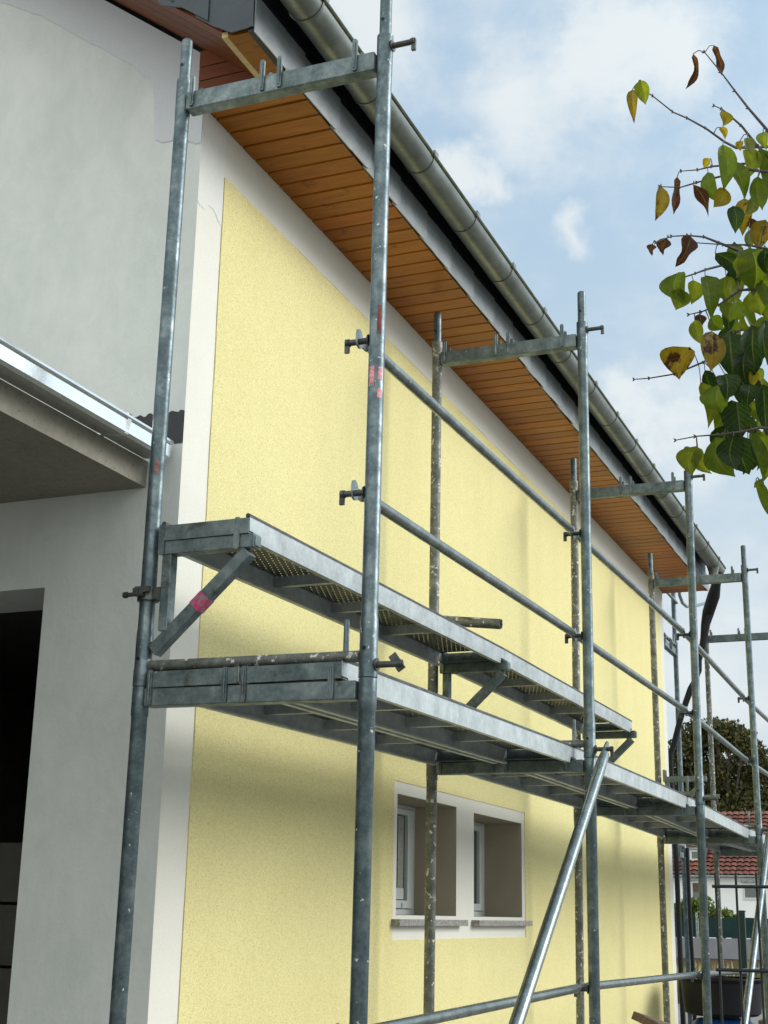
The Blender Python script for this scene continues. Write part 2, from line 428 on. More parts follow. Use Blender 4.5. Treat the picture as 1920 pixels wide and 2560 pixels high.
inn = MB(); inn.box(XC+T, XF-.05, WY+.41, HB-.1, .72, .9); inn.box(4.8, 4.95, WY+.41, HB-.1, GZ, .72); inn.box(XC+T, 4.8, 3.4, 3.55, GZ, .72)
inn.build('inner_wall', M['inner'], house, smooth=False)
# slightly proud primer coat on the gable: wavy-edged strip along the verge and down the corner
pb = MB()
edge = [(1.75, 3.44), (1.5, 3.29), (1.244, 3.10), (1.02, 2.975), (.90, 2.885), (.815, 2.82), (.72, 2.755), (.62, 2.68), (.55, 2.625), (.50, 2.575), (.455, 2.535), (.44, 2.47), (.432, 2.40), (.425, 2.33), (.415, 2.262), (.38, 2.243), (.345, 2.247), (.318, 2.236), (.30, 2.222), (.27, 2.226), (.245, 2.215), (.226, 2.205), (WY, 2.21)]
fine = []
for i in range(len(edge)-1):
    for k in range(4):
        t_ = k/4; fine.append((edge[i][0]*(1-t_)+edge[i+1][0]*t_+random.uniform(-.003, .003), edge[i][1]*(1-t_)+edge[i+1][1]*t_+random.uniform(-.004, .004)))
fine.append(edge[-1])
px_ = XC-.0025
ring = [(px_, a, b) for a, b in fine]+[(px_, WY, rake(WY)), (px_, 1.75, rake(1.75))]
pb.add(ring, [tuple(range(len(ring)))])
tag(pb.build('primer_coat', M['primer'], house, smooth=False), 'smooth pale primer strip below the verge')
# bitumen strip with ragged upper edge
bt = MB(); n = 34; px_ = XC-.004
up_ = [(WY-.002+(.43-WY)*i/n, 1.122+random.uniform(-.0035, .0035)+.003*math.sin(i*.9)) for i in range(n+1)]
for i in range(n):
    a, b = up_[i], up_[i+1]; zl = lambda y: 1.0+random.uniform(-.002, .002)
    bt.quad((px_, a[0], 1.0), (px_, b[0], 1.0), (px_, b[0], b[1]), (px_, a[0], a[1])); bt.quad((px_, a[0], a[1]), (px_, b[0], b[1]), (XC, b[0], b[1]), (XC, a[0], a[1]))
tag(bt.build('bitumen_strip', M['bitumen_and_shade'], house, smooth=False), 'black sealing strip with ragged edge above the canopy gutter')

# eave soffit: tongue and groove boards laid across
so = MB(); x = XC-.005; k = 0
while x < XV2-.02:
    wd = .111; x1 = min(x+wd-.0065, XV2-.02); tone = random.uniform(.82, 1.1); c = (tone, tone*random.uniform(.92, 1.05), tone, 1)
    dz = random.uniform(0, .0015)
    so.prism([(x, ZS+.012), (x+.004, ZS+dz), (x1-.004, ZS+dz), (x1, ZS+.012)], 1, FY+.004, WY+.05, c)
    x += wd
so.box(XC, XV2-.02, FY+.004, WY+.05, ZS+.012, ZS+.02, c=(.06, .05, .05, 1))
so.build('eave_soffit', M['soffit'], house, smooth=False)
# bottom strip of the eave box running out to the verge
eb = MB(); eb.box(XV+.012, XC-.006, FY+.004, -.075, 2.384, 2.40, c=(.85, .85, .85, 1)); eb.build('eave_board', M['soffit'], house, smooth=False)
bn = MB(); bn.box(XV+.012, XC+.02, -.0745, -.050, 2.387, 2.41, c=(1, 1, 1, 1)); tag(bn.build('batten', M['batten'], house, smooth=False), 'raw unpainted batten in the eave corner')
# boarded cheek closing the eave box above the gable corner
ck = MB()
zc = ZS; zz = [ZS-.004, ZS+.045, ZS+.105, ZS+.165, ZS+.24]
for i in range(4):
    z0, z1 = zz[i], zz[i+1]-.004
    yl = lambda z: -.075+(z-2.40)/PIT if z > 2.40 else -.09
    tone = .75+.1*i
    ck.prism([(yl(z0)-.0, z0), (yl(z1), z1), (WY+.02, z1), (WY+.02, z0)], 0, XC-.012-.001*i, XC+.004, (tone, tone*.9, tone, 1))
ck.build('cheek_board', M['verge'], house, smooth=False)
# verge soffit boards running up the rake
ve = MB()
nb = 4
for (xa_, xb_) in ((XV, XC), ):
    for i in range(nb):
        x0 = xa_+.012+(xb_-xa_-.016)*i/nb; x1 = xa_+.012+(xb_-xa_-.016)*(i+1)/nb-.004; tone = random.uniform(.85, 1.15)
        ya, yb_ = -.052, YR
        za, zb = 2.408, 2.408+PIT*(yb_-ya)
        ve.add([(x0, ya, za), (x1, ya, za), (x1, yb_, zb), (x0, yb_, zb), (x0, ya, za+.012), (x1, ya, za+.012), (x1, yb_, zb+.012), (x0, yb_, zb+.012)],
               [(0, 1, 2, 3), (4, 5, 6, 7), (0, 1, 5, 4), (1, 2, 6, 5), (2, 3, 7, 6), (3, 0, 4, 7)], (tone, tone, tone, 1))
ve.build('verge_soffit', M['verge'], house, smooth=False)
RZ_ = 2.66
# slate cladding of the eave fascia: overlapping slates with rounded lower far corners
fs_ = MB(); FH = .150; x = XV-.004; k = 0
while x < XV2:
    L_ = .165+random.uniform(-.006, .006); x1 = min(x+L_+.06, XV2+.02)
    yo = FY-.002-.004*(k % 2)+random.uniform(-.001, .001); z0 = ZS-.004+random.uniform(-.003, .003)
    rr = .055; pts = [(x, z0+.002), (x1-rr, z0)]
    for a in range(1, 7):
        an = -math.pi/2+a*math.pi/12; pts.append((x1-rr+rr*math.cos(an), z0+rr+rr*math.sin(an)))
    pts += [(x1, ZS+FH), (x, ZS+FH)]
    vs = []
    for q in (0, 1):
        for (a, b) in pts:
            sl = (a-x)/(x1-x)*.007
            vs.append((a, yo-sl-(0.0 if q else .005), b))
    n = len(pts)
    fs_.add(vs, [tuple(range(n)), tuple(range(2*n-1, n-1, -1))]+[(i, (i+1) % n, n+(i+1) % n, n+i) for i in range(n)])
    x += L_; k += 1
fs_.build('slate_fascia', M['sheen_slate'], house, smooth=False)
fs2 = MB(); fs2.box(XV-.003, XV2, FY+.002, FY+.02, ZS+.004, RZ_); fs2.build('upper_fascia_shade', M['bitumen_and_shade'], house, smooth=False)  # black strip painted in for the gutter's shade on the fascia
# slates on the verge
vg = MB()
def vslate(pts, x): vg.prism(pts, 0, x, x+.006)
vslate([(FY-.002, 2.388), (-.100, 2.384), (-.02, 2.432), (.05, 2.486), (.085, 2.60), (.06, 2.68), (0, 2.72), (FY-.002, 2.72)], XV-.012)
for i in range(28):
    y0 = .005+i*.15
    cz = lambda y: 2.384+(math.tan(R(37.5)))*(y+.093)
    pts = [(y0-.01, cz(y0-.01)+random.uniform(-.002, .002)), (y0+.10, cz(y0+.10))]
    cy_, ry = y0+.10, .115
    for a in range(0, 9):
        an = -math.pi/2+R(37.5)+a*(math.pi/2)/8
        pts.append((cy_+ry*.2+ry*math.cos(an)*.9, cz(cy_)+ry*1.05+ry*math.sin(an)))
    pts += [(y0+.22, cz(y0)+.36), (y0-.01, cz(y0)+.30)]
    vslate(pts, XV-.018-.004*(i % 2))
vg.prism([(FY, 2.40), (-.09, 2.395), (YR, 2.395+PIT*(YR+.09)), (YR, 2.75+PIT*(YR+.09)), (FY, 2.66)], 0, XV-.004, XV+.010)
vg.build('verge_slates', M['slate'], house, smooth=False)
# roof sheets
rf = MB(); RZ = 2.562
for s_ in (1, ):
    rf.prism([(-.36, RZ), (-.36, RZ+.02), (YR, RZ+.02+PIT*(YR+.36)), (HB+.4, RZ+.02+PIT*(YR+.36)-PIT*(HB+.4-YR)), (HB+.4, RZ+PIT*(YR+.36)-PIT*(HB+.4-YR)), (YR, RZ+PIT*(YR+.36))], 0, XV-.03, XV2+.03)
roof = rf.build('roof', M['slate'], house, smooth=False)
# half-round gutter
GY, GZ_, GR = -.316, 2.548, .067
gt = MB(); n = 28; prof = [(GY+GR*math.cos(math.pi+math.pi*k/n), GZ_+GR*math.sin(math.pi+math.pi*k/n)) for k in range(n+1)]
prof2 = [(GY+(GR-.002)*math.cos(math.pi+math.pi*k/n), GZ_+(GR-.002)*math.sin(math.pi+math.pi*k/n)) for k in range(n, -1, -1)]
gx0, gx1 = -.06, 9.30
N = len(prof); segs = [gx0+(gx1-gx0)*i/16 for i in range(17)]
for i in range(16):
    a, b = segs[i], segs[i+1]; off = .0008*(i % 2)
    gt.prism(prof+prof2, 0, a, b)
for xe in (gx0, gx1): gt.prism([(p[0], p[1]) for p in prof], 0, xe-.001, xe+.001)
gut = gt.build('gutter', M['gutter'], house)
# rolled lip
lp = MB(); lp.tube([(gx0, GY-GR+.004, GZ_+.004), (gx1, GY-GR+.004, GZ_+.004)], .012, 12); lp.build('gutter_lip', M['moss'], gut)
x = .30
while x < gx1-.1:
    gj = MB()
    for (dx, ww, ro) in ((0, .012, .004), ):
        pr = [(GY+(GR+ro)*math.cos(math.pi*(.96+1.08*k/24)), GZ_+(GR+ro)*math.sin(math.pi*(.96+1.08*k/24))) for k in range(25)]
        pr2 = [(GY+(GR+.0005)*math.cos(math.pi*(.96+1.08*k/24)), GZ_+(GR+.0005)*math.sin(math.pi*(.96+1.08*k/24))) for k in range(24, -1, -1)]
        gj.prism(pr+pr2, 0, x-ww/2, x+ww/2)
    gj.box(x-.02, x+.02, GY-GR-.014, GY-GR-.004, GZ_-.006, GZ_+.02)
    gj.build('gutter_joint', M['gutter'], gut)
    x += .575
ou = MB(); ou.tube([(9.02, GY, GZ_-GR+.03), (9.02, GY, GZ_-GR-.02), (9.02, GY+.0, GZ_-GR-.10)], [.060, .045, .042], 20); ou.build('outlet', M['gutter'], gut)

# windows
for wi, (a, b, c_, d) in enumerate(WO):
    f = MB(); y0, y1 = WY+.235, WY+.268
    fw = .05
    f.box(a+.001, a+fw, y0, y1, c_+.001, d-.001); f.box(b-fw, b-.001, y0, y1, c_+.001, d-.001)
    f.box(a+fw, b-fw, y0, y1, c_+.001, c_+fw*.6); f.box(a+fw, b-fw, y0, y1, d-.02, d-.001)
    s2 = .078
    wf = f.build('window', M['pvc'], house, smooth=False, bevel=.003)
    s = MB(); A, B, C_, D_ = a+fw+.002, b-fw-.002, c_+.033, d-.022
    s.box(A, A+s2, y0-.012, y1-.004, C_, D_); s.box(B-s2, B, y0-.012, y1-.004, C_, D_); s.box(A+s2, B-s2, y0-.012, y1-.004, C_, C_+.04); s.box(A+s2, B-s2, y0-.012, y1-.004, D_-.03, D_)
    s.build('sash', M['pvc'], wf, smooth=False, bevel=.003)
    p = MB(); p.box(A+s2-.002, B-s2+.002, y0+.008, y0+.012, C_+.038, D_-.028); p.build('pane', M['glass'], wf, smooth=False)
    if wi == 0:
        q = MB(); q.box(B-s2-.10, B-s2-.022, y0+.0055, y0+.0075, C_+.05, D_-.035); tag(q.build('protective_film', M['film'], wf, smooth=False), 'printed protective film strip')
        q = MB(); q.box(B-s2-.155, B-s2-.02, y0+.003, y0+.005, C_+.045, C_+.10); q.build('film_tab', M['pvc'], wf, smooth=False)
        q = MB(); q.box(B-s2-.09, B-s2-.055, y0-.020, y0-.0125, C_+.008, C_+.028); q.build('frame_cap', M['pvc'], wf, smooth=False)
for i, (a, b) in enumerate(((2.575, 3.54), (3.725, 4.715))):
    s = MB(); s.box(a, b, WY-.042, WY+.25, -.658, -.628)
    sl = s.build('window_sill', M['granite'], house, smooth=False, bevel=.002)

# concrete canopy with box gutter
cn = MB(); CE = .353
cn.box(-4.6, XC-.001, CE, 5.5, .846, .945)
for yy in (1.15, 2.9): cn.box(-4.55, XC-.003, yy, yy+.006, .843, .8459)
cn.box(-1.0, -.994, CE+.05, 5.4, .8435, .8459)
can = cn.build('canopy_slab', M['concrete'], house, smooth=False, bevel=.006)
m = MB(); m.box(-4.55, XC-.002, 2.9, 3.1, GZ, .845); m.build('added_shade_wall', M['inner'], house, smooth=False)  # invented side wall, added to darken the gable under the slab
cg = MB()
t_ = .002
pf = [(CE-.001, .952), (.262, .938), (.252, .943), (.248, .995), (.240, 1.001), (.232, .998), (.230, .989), (.236, .985), (.241, .989), (.244, .940), (.255, .931), (CE-.001, .946)]
cg.prism(pf, 0, -4.6, XC-.03)
cg.prism([(CE-.001, .952), (.262, .938), (.252, .943), (.248, .995), (CE+.004, 1.03)], 0, XC-.032, XC-.03)
cg.box(-4.6, XC-.03, CE-.004, CE-.001, .946, 1.03)
cgo = cg.build('canopy_gutter', M['new_zinc'], house, smooth=False)
for xx in (.18, -.7, -1.6, -2.5, -3.4, -4.3):
    b_ = MB(); b_.prism([(CE, .940), (.262, .932), (.246, .936), (.241, .962), (.232, .997), (.236, 1.006), (.256, 1.002), (.256, .996), (.240, .996), (.246, .966), (.251, .942), (CE, .952)], 0, xx, xx+.022)
    b_.build('gutter_bracket', M['new_zinc'], cgo, smooth=False)
sb = MB(); sb.box(.33, XC-.001, CE+.003, CE+.01, .70, .846)
# ------------------------------------------------------------------ blocks stored inside the doorway
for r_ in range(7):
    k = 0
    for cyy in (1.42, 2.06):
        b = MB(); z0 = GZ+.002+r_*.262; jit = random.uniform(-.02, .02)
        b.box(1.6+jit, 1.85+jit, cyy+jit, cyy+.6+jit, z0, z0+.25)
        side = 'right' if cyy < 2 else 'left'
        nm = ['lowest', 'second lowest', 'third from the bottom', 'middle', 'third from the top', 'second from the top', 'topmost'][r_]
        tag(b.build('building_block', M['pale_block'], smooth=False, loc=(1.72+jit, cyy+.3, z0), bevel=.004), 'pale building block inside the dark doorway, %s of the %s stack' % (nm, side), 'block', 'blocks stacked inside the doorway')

# ------------------------------------------------------------------ scaffold
W = .74
FR = [(0.0, 0.0, 0.0, -.0039, -.0082), (2.4812, -.0148, .036, .0042, -.0033), (4.906, -.0678, .0184, .0029, -.0074), (7.3649, -.0744, -.0224, -.0012, .0005), (9.95, -.07, .0, .0, .0)]
ORD = ['nearest', 'second', 'third', 'fourth', 'fifth']
def hooks(root, y, z0, z1):
    for sx_, hh in ((-1, z1), (1, z1-.012)):
        h = MB()
        xa = sx_*.0265; xb = sx_*.0335
        h.prism([(y-.0085, z0), (y-.006, z0-.008), (y+.006, z0-.008), (y+.0085, z0), (y+.0085, hh-.006), (y+.004, hh), (y-.004, hh), (y-.0085, hh-.006)], 0, min(xa, xb), max(xa, xb))
        h.tube([(sx_*.0335, y, z0), (sx_*.036, y, z0+.02), (sx_*.036, y, hh-.012)], .0035, 6)
        h.build('hook', M['frame_box'], root)
def toggle(mb, y, z, sgn, L=.085, up=False):
    mb.tube([(0, y, z), (0, y+sgn*.004, z)], .019, 16)
    mb.tube([(0, y, z), (0, y+sgn*L, z)], .0095, 14)
    mb.tube([(0, y+sgn*(L-.012), z), (0, y+sgn*L, z)], .0125, 14)
    if up:
        Mx = Matrix.Translation((0, y+sgn*(L-.012), z)) @ Matrix.Rotation(R(35)*sgn, 4, 'X')
        mb.box(-.005, .005, -.012, .012, -.02, .032, Mx)
    else:
        mb.box(-.005, .005, y+sgn*(L-.004)-.007, y+sgn*(L-.004)+.007, z-.032, z+.008)
def holes(mb, y, zs_, side=-1):
    pass
def lower_frame(i, loc, rot, zt, label, worn=None, pegs=True):
    # local: inner standard y=0, outer y=-W, ground z=0, transom centre at zt
    root = empty('scaffold_frame', loc, label, 'scaffold frame', 'lower scaffold frames', rot)
    for s in (0, 1):
        y = -W*s; m = MB()
        m.tube([(0, y, .12), (0, y, zt-.055), (0, y, zt-.05), (0, y, zt+.03), (0, y, zt+.034)], [.0242, .0242, .0265, .0265, .0250], 28)
        o = m.build('standard', M['tube_worn'] if (s == 0 and i > 0) else M['tube'], root)
        b = MB(); b.box(-.075, .075, y-.075, y+.075, 0, .008); b.tube([(0, y, .008), (0, y, .13)], .018, 16); b.tube([(0, y, .10), (0, y, .125)], .035, 6)
        b.build('base_plate', M['bolt'], root)
    t = MB(); t.box(-.0255, .0255, -W+.026, -.026, zt-.027, zt+.027)
    tr = t.build('transom', M['frame_box'], root, smooth=False, bevel=.004)
    for y in (-.047, -.300, -.362, -.640):
        hooks(root, y, zt-.016, zt+.080)
    if pegs:
        p = MB(); toggle(p, -W-.025, zt+.072, -1, .078, up=(i == 0)); p.build('brace_pin', M['bolt'], root)
        p = MB(); toggle(p, -W+.024, zt-.93, 1, .06); p.build('rail_pin', M['bolt'], root)
    return root
def upper_frame(i, loc, rot, z0, label, pegs=True, H=2.0, sp=True):
    # root sits on top of the lower frame; local z=0 is the lower transom centre
    root = empty('scaffold_frame', loc, label, 'scaffold frame', 'upper scaffold frames', rot)
    zt = H+.012
    for s in (0, 1):
        y = -W*s; m = MB(); e = s
        m.tube([(0, y, .036), (0, y, .085), (0, y, .088), (0, y, .205 if e else .19), (0, y, .215), (0, y, zt-.05), (0, y, zt-.045), (0, y, zt+.05), (0, y, zt+.095), (0, y, zt+.097)],
               [.0275, .0275, .0262, .0262, .0242, .0242, .0250, .0262, .0262, .0200], 28)
        m.build('standard', M['tube_worn'] if (s == 0 and i > 0) else M['tube'], root)
        m = MB(); m.tube([(0, y, zt+.094), (0, y, zt+.250), (0, y, zt+.256)], [.0195, .0195, .015], 24); m.build('spigot', M['tube'], root)
        for zz_ in (.118, zt+.15):
            m = MB(); r_ = .0268 if zz_ < zt+.1 else .0199
            m.tube([(-r_, y+.003, zz_), (-r_-.0012, y+.003, zz_)], .006, 12)
            m.build('bolt_hole', M['hose'], root)
    t = MB(); t.box(-.0255, .0255, -W+.026, -.026, zt-.033, zt+.033)
    t.build('transom', M['frame_box'], root, smooth=False, bevel=.004)
    for y in (-.050, -.315, -.378, -.648):
        hooks(root, y, zt-.018, zt+.088)
    t = MB(); t.tube([(0, -.024, .098), (0, -W+.024, .098)], .0170, 22); t.build('crossbar', M['tube_worn'], root)
    t = MB(); t.tube([(0, -.670, .11), (0, -.670, .200), (0, -.670, .206)], [.0085, .0085, .006], 14); t.build('toe_board_pin', M['frame_box'], root)
    if pegs:
        for z in (.583, 1.062):
            p = MB(); toggle(p, -W+.024, z, 1, .078); p.build('rail_pin', M['bolt'], root)
        p = MB(); toggle(p, -W-.025, zt+.055, -1, .078); p.build('brace_pin', M['bolt'], root)
    return root
frames = []
for i, (x, y, z, tx, ty) in enumerate(FR):
    rot = (-ty, tx, 0); h = -GZ
    where = ['beside the gable', 'before the windows', 'right of the windows', 'near the far corner', 'past the far corner'][i]
    lower_frame(i, (x-tx*h, y-ty*h, GZ), rot, h+z, 'lower scaffold frame under the deck, %s, %s from the camera' % (where, ORD[i]))
    upper_frame(i, (x, y, z), rot, 0, 'upper scaffold frame above the deck, %s, %s from the camera' % (where, ORD[i]), H=2.0035)
# worn marks on the near outer standard
def patch(parent_name, x, y, z0, z1, a0, a1, r, mat, name, label):
    m = MB(); n = 12; nz = 8
    for k in range(n):
        for j in range(nz):
            if random.random() < .22 and (k in (0, n-1) or j in (0, nz-1)): continue
            A, B = R(a0+(a1-a0)*k/n), R(a0+(a1-a0)*(k+1)/n); za, zb = z0+(z1-z0)*j/nz, z0+(z1-z0)*(j+1)/nz
            m.quad(*[Vector((x+r*math.cos(q), y+r*math.sin(q), zz_)) for q, zz_ in ((A, za), (B, za), (B, zb), (A, zb))])
    return m.build(name, mat, parent_name)
upA = [o for o in col.objects if o.name.startswith('scaffold_frame') and 'upper' in o['label'] and 'nearest' in o['label']][0]
RT = .0247
patch(upA, 0, -W, .905, .968, 150, 190, RT, M['sticker'], 'sticker', '')
patch(upA, 0, -W, .925, .965, 218, 250, RT, M['sticker'], 'sticker', '')
patch(upA, 0, -W, .868, .896, 212, 250, RT, M['sticker'], 'sticker', '')
patch(upA, 0, -W, 1.07, 1.165, 200, 232, RT, M['smear'], 'paint_smear', '')
patch(upA, 0, 0, .70, .745, 195, 225, RT, M['orange_paint'], 'paint_smear', '')

# side scaffold beyond the far gable (frames stand crosswise)
SX, SY = 9.86, .35
lower_frame(7, (SX, SY, GZ), (0, 0, R(90)), -GZ, 'lower scaffold frame standing crosswise behind the far gable end', pegs=False)
upper_frame(7, (SX, SY, 0), (0, 0, R(90)), 0, 'middle scaffold frame standing crosswise behind the far gable end', pegs=False)
upper_frame(7, (SX, SY, 2.0), (0, 0, R(90)), 0, 'topmost scaffold frame standing crosswise behind the far gable end', pegs=False, H=.80)
m = MB(); m.tube([(SX-.05, SY-.03, 2.545), (SX+W+.02, SY-.03, 2.545)], .014, 14); tag(m.build('tie_rail', M['rail'], loc=(SX, SY, 2.545)), 'short thin tie rail beside the far gable corner under the eaves', 'tie rail')
m = MB(); P_ = [atax(u, v, 1, .30) for u, v in ((1697, 1425), (1697, 1465), (1699, 1488), (1706, 1507), (1716, 1516), (1730, 1517), (1764, 1508))]
m.tube(P_, .017, 14); tag(m.build('bent_tube', M['rail'], loc=P_[3]), 'thin tube bent like a J hanging under the far eaves', 'bent tube')

# guard rails
def rail(a, b, z_, label, group='guardrails along the outer standards', y=-W+.052, dy2=0, mat=None):
    x0, y0, zz0, tx0, ty0 = FR[a]; x1, y1, zz1, tx1, ty1 = FR[b]
    A = Vector((x0+tx0*z_, y0+y+ty0*z_, zz0+z_)); B = Vector((x1+tx1*z_, y1+y+ty1*z_, zz1+z_))
    root = empty('guardrail', A, label, 'guardrail', group)
    d = (B-A); L = d.length; q = d.normalized()
    s = MB(); s.tube([q*.055, q*.085, q*.11, q*(L-.11), q*(L-.085), q*(L-.055)], [.013, .0172, .018, .018, .0172, .013], 20); s.build('tube', M['rail'], root)
    for e in (0, 1):
        c0 = q*(.0 if e == 0 else L); p = MB()
        Mx = Matrix.Translation(c0) @ q.to_track_quat('X', 'Z').to_matrix().to_4x4()
        sg = 1 if e == 0 else -1
        # flattened end with keyhole-shaped outline
        pts = [(-.020, .012), (-.014, .030), (0, .036), (.014, .030), (.022, .016), (.060, .016), (.060, -.016), (.022, -.016), (.012, -.024), (0, -.026), (-.014, -.022), (-.020, -.008)]
        pp = [Vector((sg*u, .004+.003*e, v)) for u, v in pts]+[Vector((sg*u, .010+.003*e, v)) for u, v in pts]
        n = len(pts)
        p.add([Mx @ v for v in pp], [tuple(range(n)), tuple(range(2*n-1, n-1, -1))]+[(k, (k+1) % n, n+(k+1) % n, n+k) for k in range(n)])
        p.build('end_plate', M['rail'], root)
    return root
BAY = ['in the nearest bay', 'in the second bay', 'in the third bay', 'in the fourth bay past the house']
for b in range(4):
    rail(b, b+1, 1.062, 'upper guardrail tube at hip height above the deck, %s' % BAY[b])
    rail(b, b+1, .583, 'middle guardrail tube at knee height above the deck, %s' % BAY[b])
    rail(b, b+1, -.925, 'low guardrail tube beneath the deck, %s' % BAY[b])
# diagonal braces
def brace(i, j, label):
    x0, y0, z0, *_ = FR[i]; x1, y1, z1, *_ = FR[j]
    A = Vector((x0+.005, y0-W-.075, z0+.075)); B = Vector((x1+.01, y1-W-.07, -1.84))
    root = empty('diagonal_brace', B, label, 'brace', 'diagonal braces on the outer side')
    a = A-B; q = (-a).normalized(); L = a.length
    s = MB(); s.tube([a+q*.05, a+q*.09, a+q*.14, -q*.14, -q*.09, -q*.05], [.019, .0225, .0242, .0242, .0225, .019], 24); s.build('tube', M['rail'], root)
    for e, c0 in ((0, a), (1, Vector((0, 0, 0)))):
        p = MB(); sg = 1 if e == 0 else -1; qq = q*sg
        Mx = Matrix.Translation(c0) @ Matrix(((qq.x, 0, -qq.z, 0), (qq.y, 1, 0, 0), (qq.z, 0, qq.x, 0), (0, 0, 0, 1)))
        pts = [(-.042, 0), (-.03, .016), (-.005, .024), (.03, .028), (.10, .022), (.10, -.022), (.03, -.028), (-.005, -.024), (-.03, -.016)]
        pp = [Vector((u, -.003, v)) for u, v in pts]+[Vector((u, .004, v)) for u, v in pts]; n = len(pts)
        p.add([Mx @ v for v in pp], [tuple(range(n)), tuple(range(2*n-1, n-1, -1))]+[(k, (k+1) % n, n+(k+1) % n, n+k) for k in range(n)])
        p.build('end_plate', M['rail'], root)
    return root
brace(1, 0, 'thick diagonal brace dropping from the second frame toward the camera in front of the windows')
brace(3, 2, 'diagonal brace dropping from the fourth frame at the right edge behind the wire fence')

# deck planks
def deck(L, label, group, wide=.305):
    root = empty('deck_plank', (0, 0, 0), label, 'scaffold deck', group)
    h = wide/2; H = .072     # local: bottom lip z=0, top z=H
    m = MB(); m.quad((.02, -h+.012, H-.004), (L-.02, -h+.012, H-.004), (L-.02, h-.012, H-.004), (.02, h-.012, H-.004)); m.build('walking_surface', M['perf'], root, smooth=False)
    for s in (-1, 1):
        m = MB(); yo = s*h; yi = s*(h-.0025)
        # web with a notch over the transom, lip and folded top edge
        zx = [(.004, .026), (.045, .026), (.052, .008), (.058, 0), (L-.058, 0), (L-.052, .008), (L-.045, .026), (L-.004, .026), (L-.004, H), (.004, H)]
        m.prism(zx, 1, min(yo, yi), max(yo, yi))
        m.box(.06, L-.06, min(yi, s*(h-.020)), max(yi, s*(h-.020)), 0, .0022)
        m.box(.06, L-.06, min(s*(h-.020), s*(h-.018)), max(s*(h-.020), s*(h-.018)), .0022, .009)
        sr = m.build('side_rail', M['deck'], root, smooth=False)
        m = MB(); m.prism([(s*(h-.014), H-.003), (s*(h-.014), H+.005), (s*(h-.009), H+.009), (s*(h-.003), H+.008), (s*(h+.0012), H+.003), (s*(h+.0012), H-.003), (s*(h-.003), H+.0005)], 0, .001, L-.001)
        m.build('rolled_edge', M['bolt'], sr, smooth=False)  # real fold; its dark tone also carries the edge shadow
    for e in (0, 1):
        m = MB(); x0 = .0 if e == 0 else L-.003; y = h-.003
        m.box(x0, x0+.003, -y, y, .0195, H-.005)
        xx = .0 if e == 0 else L-.045
        m.box(xx+.0005, xx+.0445, -y, y, .0197, .022)
        m.build('end_plate', M['frame_box'], root, smooth=False)
    for x in (.74, 1.22, 1.72):
        m = MB(); m.box(x, x+.003, -h+.004, h-.004, .030, H-.005); m.box(x+.003, x+.026, -h+.004, h-.004, .030, .0325); m.build('stiffener', M['deck'], root, smooth=False)
    return root
def copy_tree(o, parent=None):
    c = o.copy(); col.objects.link(c)
    if parent is not None: c.parent = parent
    for ch in list(o.children): copy_tree(ch, c)
    return c
def place_deck(proto, i, j, yc, z, label, used=[False], L0=2.43):
    o = copy_tree(proto) if used[0] else proto; used[0] = True
    x0, y0, z0, tx0, ty0 = FR[i]; x1, y1, z1, tx1, ty1 = FR[j]
    A = Vector((x0-.0285, y0+yc, z0+z)); B = Vector((x1-.026, y1+yc, z1+z)); d = B-A
    o.location = A; o.rotation_euler = (0, -math.atan2(d.z, math.hypot(d.x, d.y)), math.atan2(d.y, d.x))
    o.scale = (d.length/L0, 1, 1)
    o['label'] = label; return o
proto = deck(2.43, 'x', 'steel deck planks of the scaffold')
for b in range(4):
    place_deck(proto, b, b+1, -.190, .008, 'steel deck plank, wall side of the lower pair, %s' % BAY[b])
    place_deck(proto, b, b+1, -.520, .008, 'steel deck plank, guardrail side of the lower pair, %s' % BAY[b])
for b in range(2):
    place_deck(proto, b, b+1, -.205, .4600, 'steel deck plank raised above the lower pair, %s' % BAY[b])

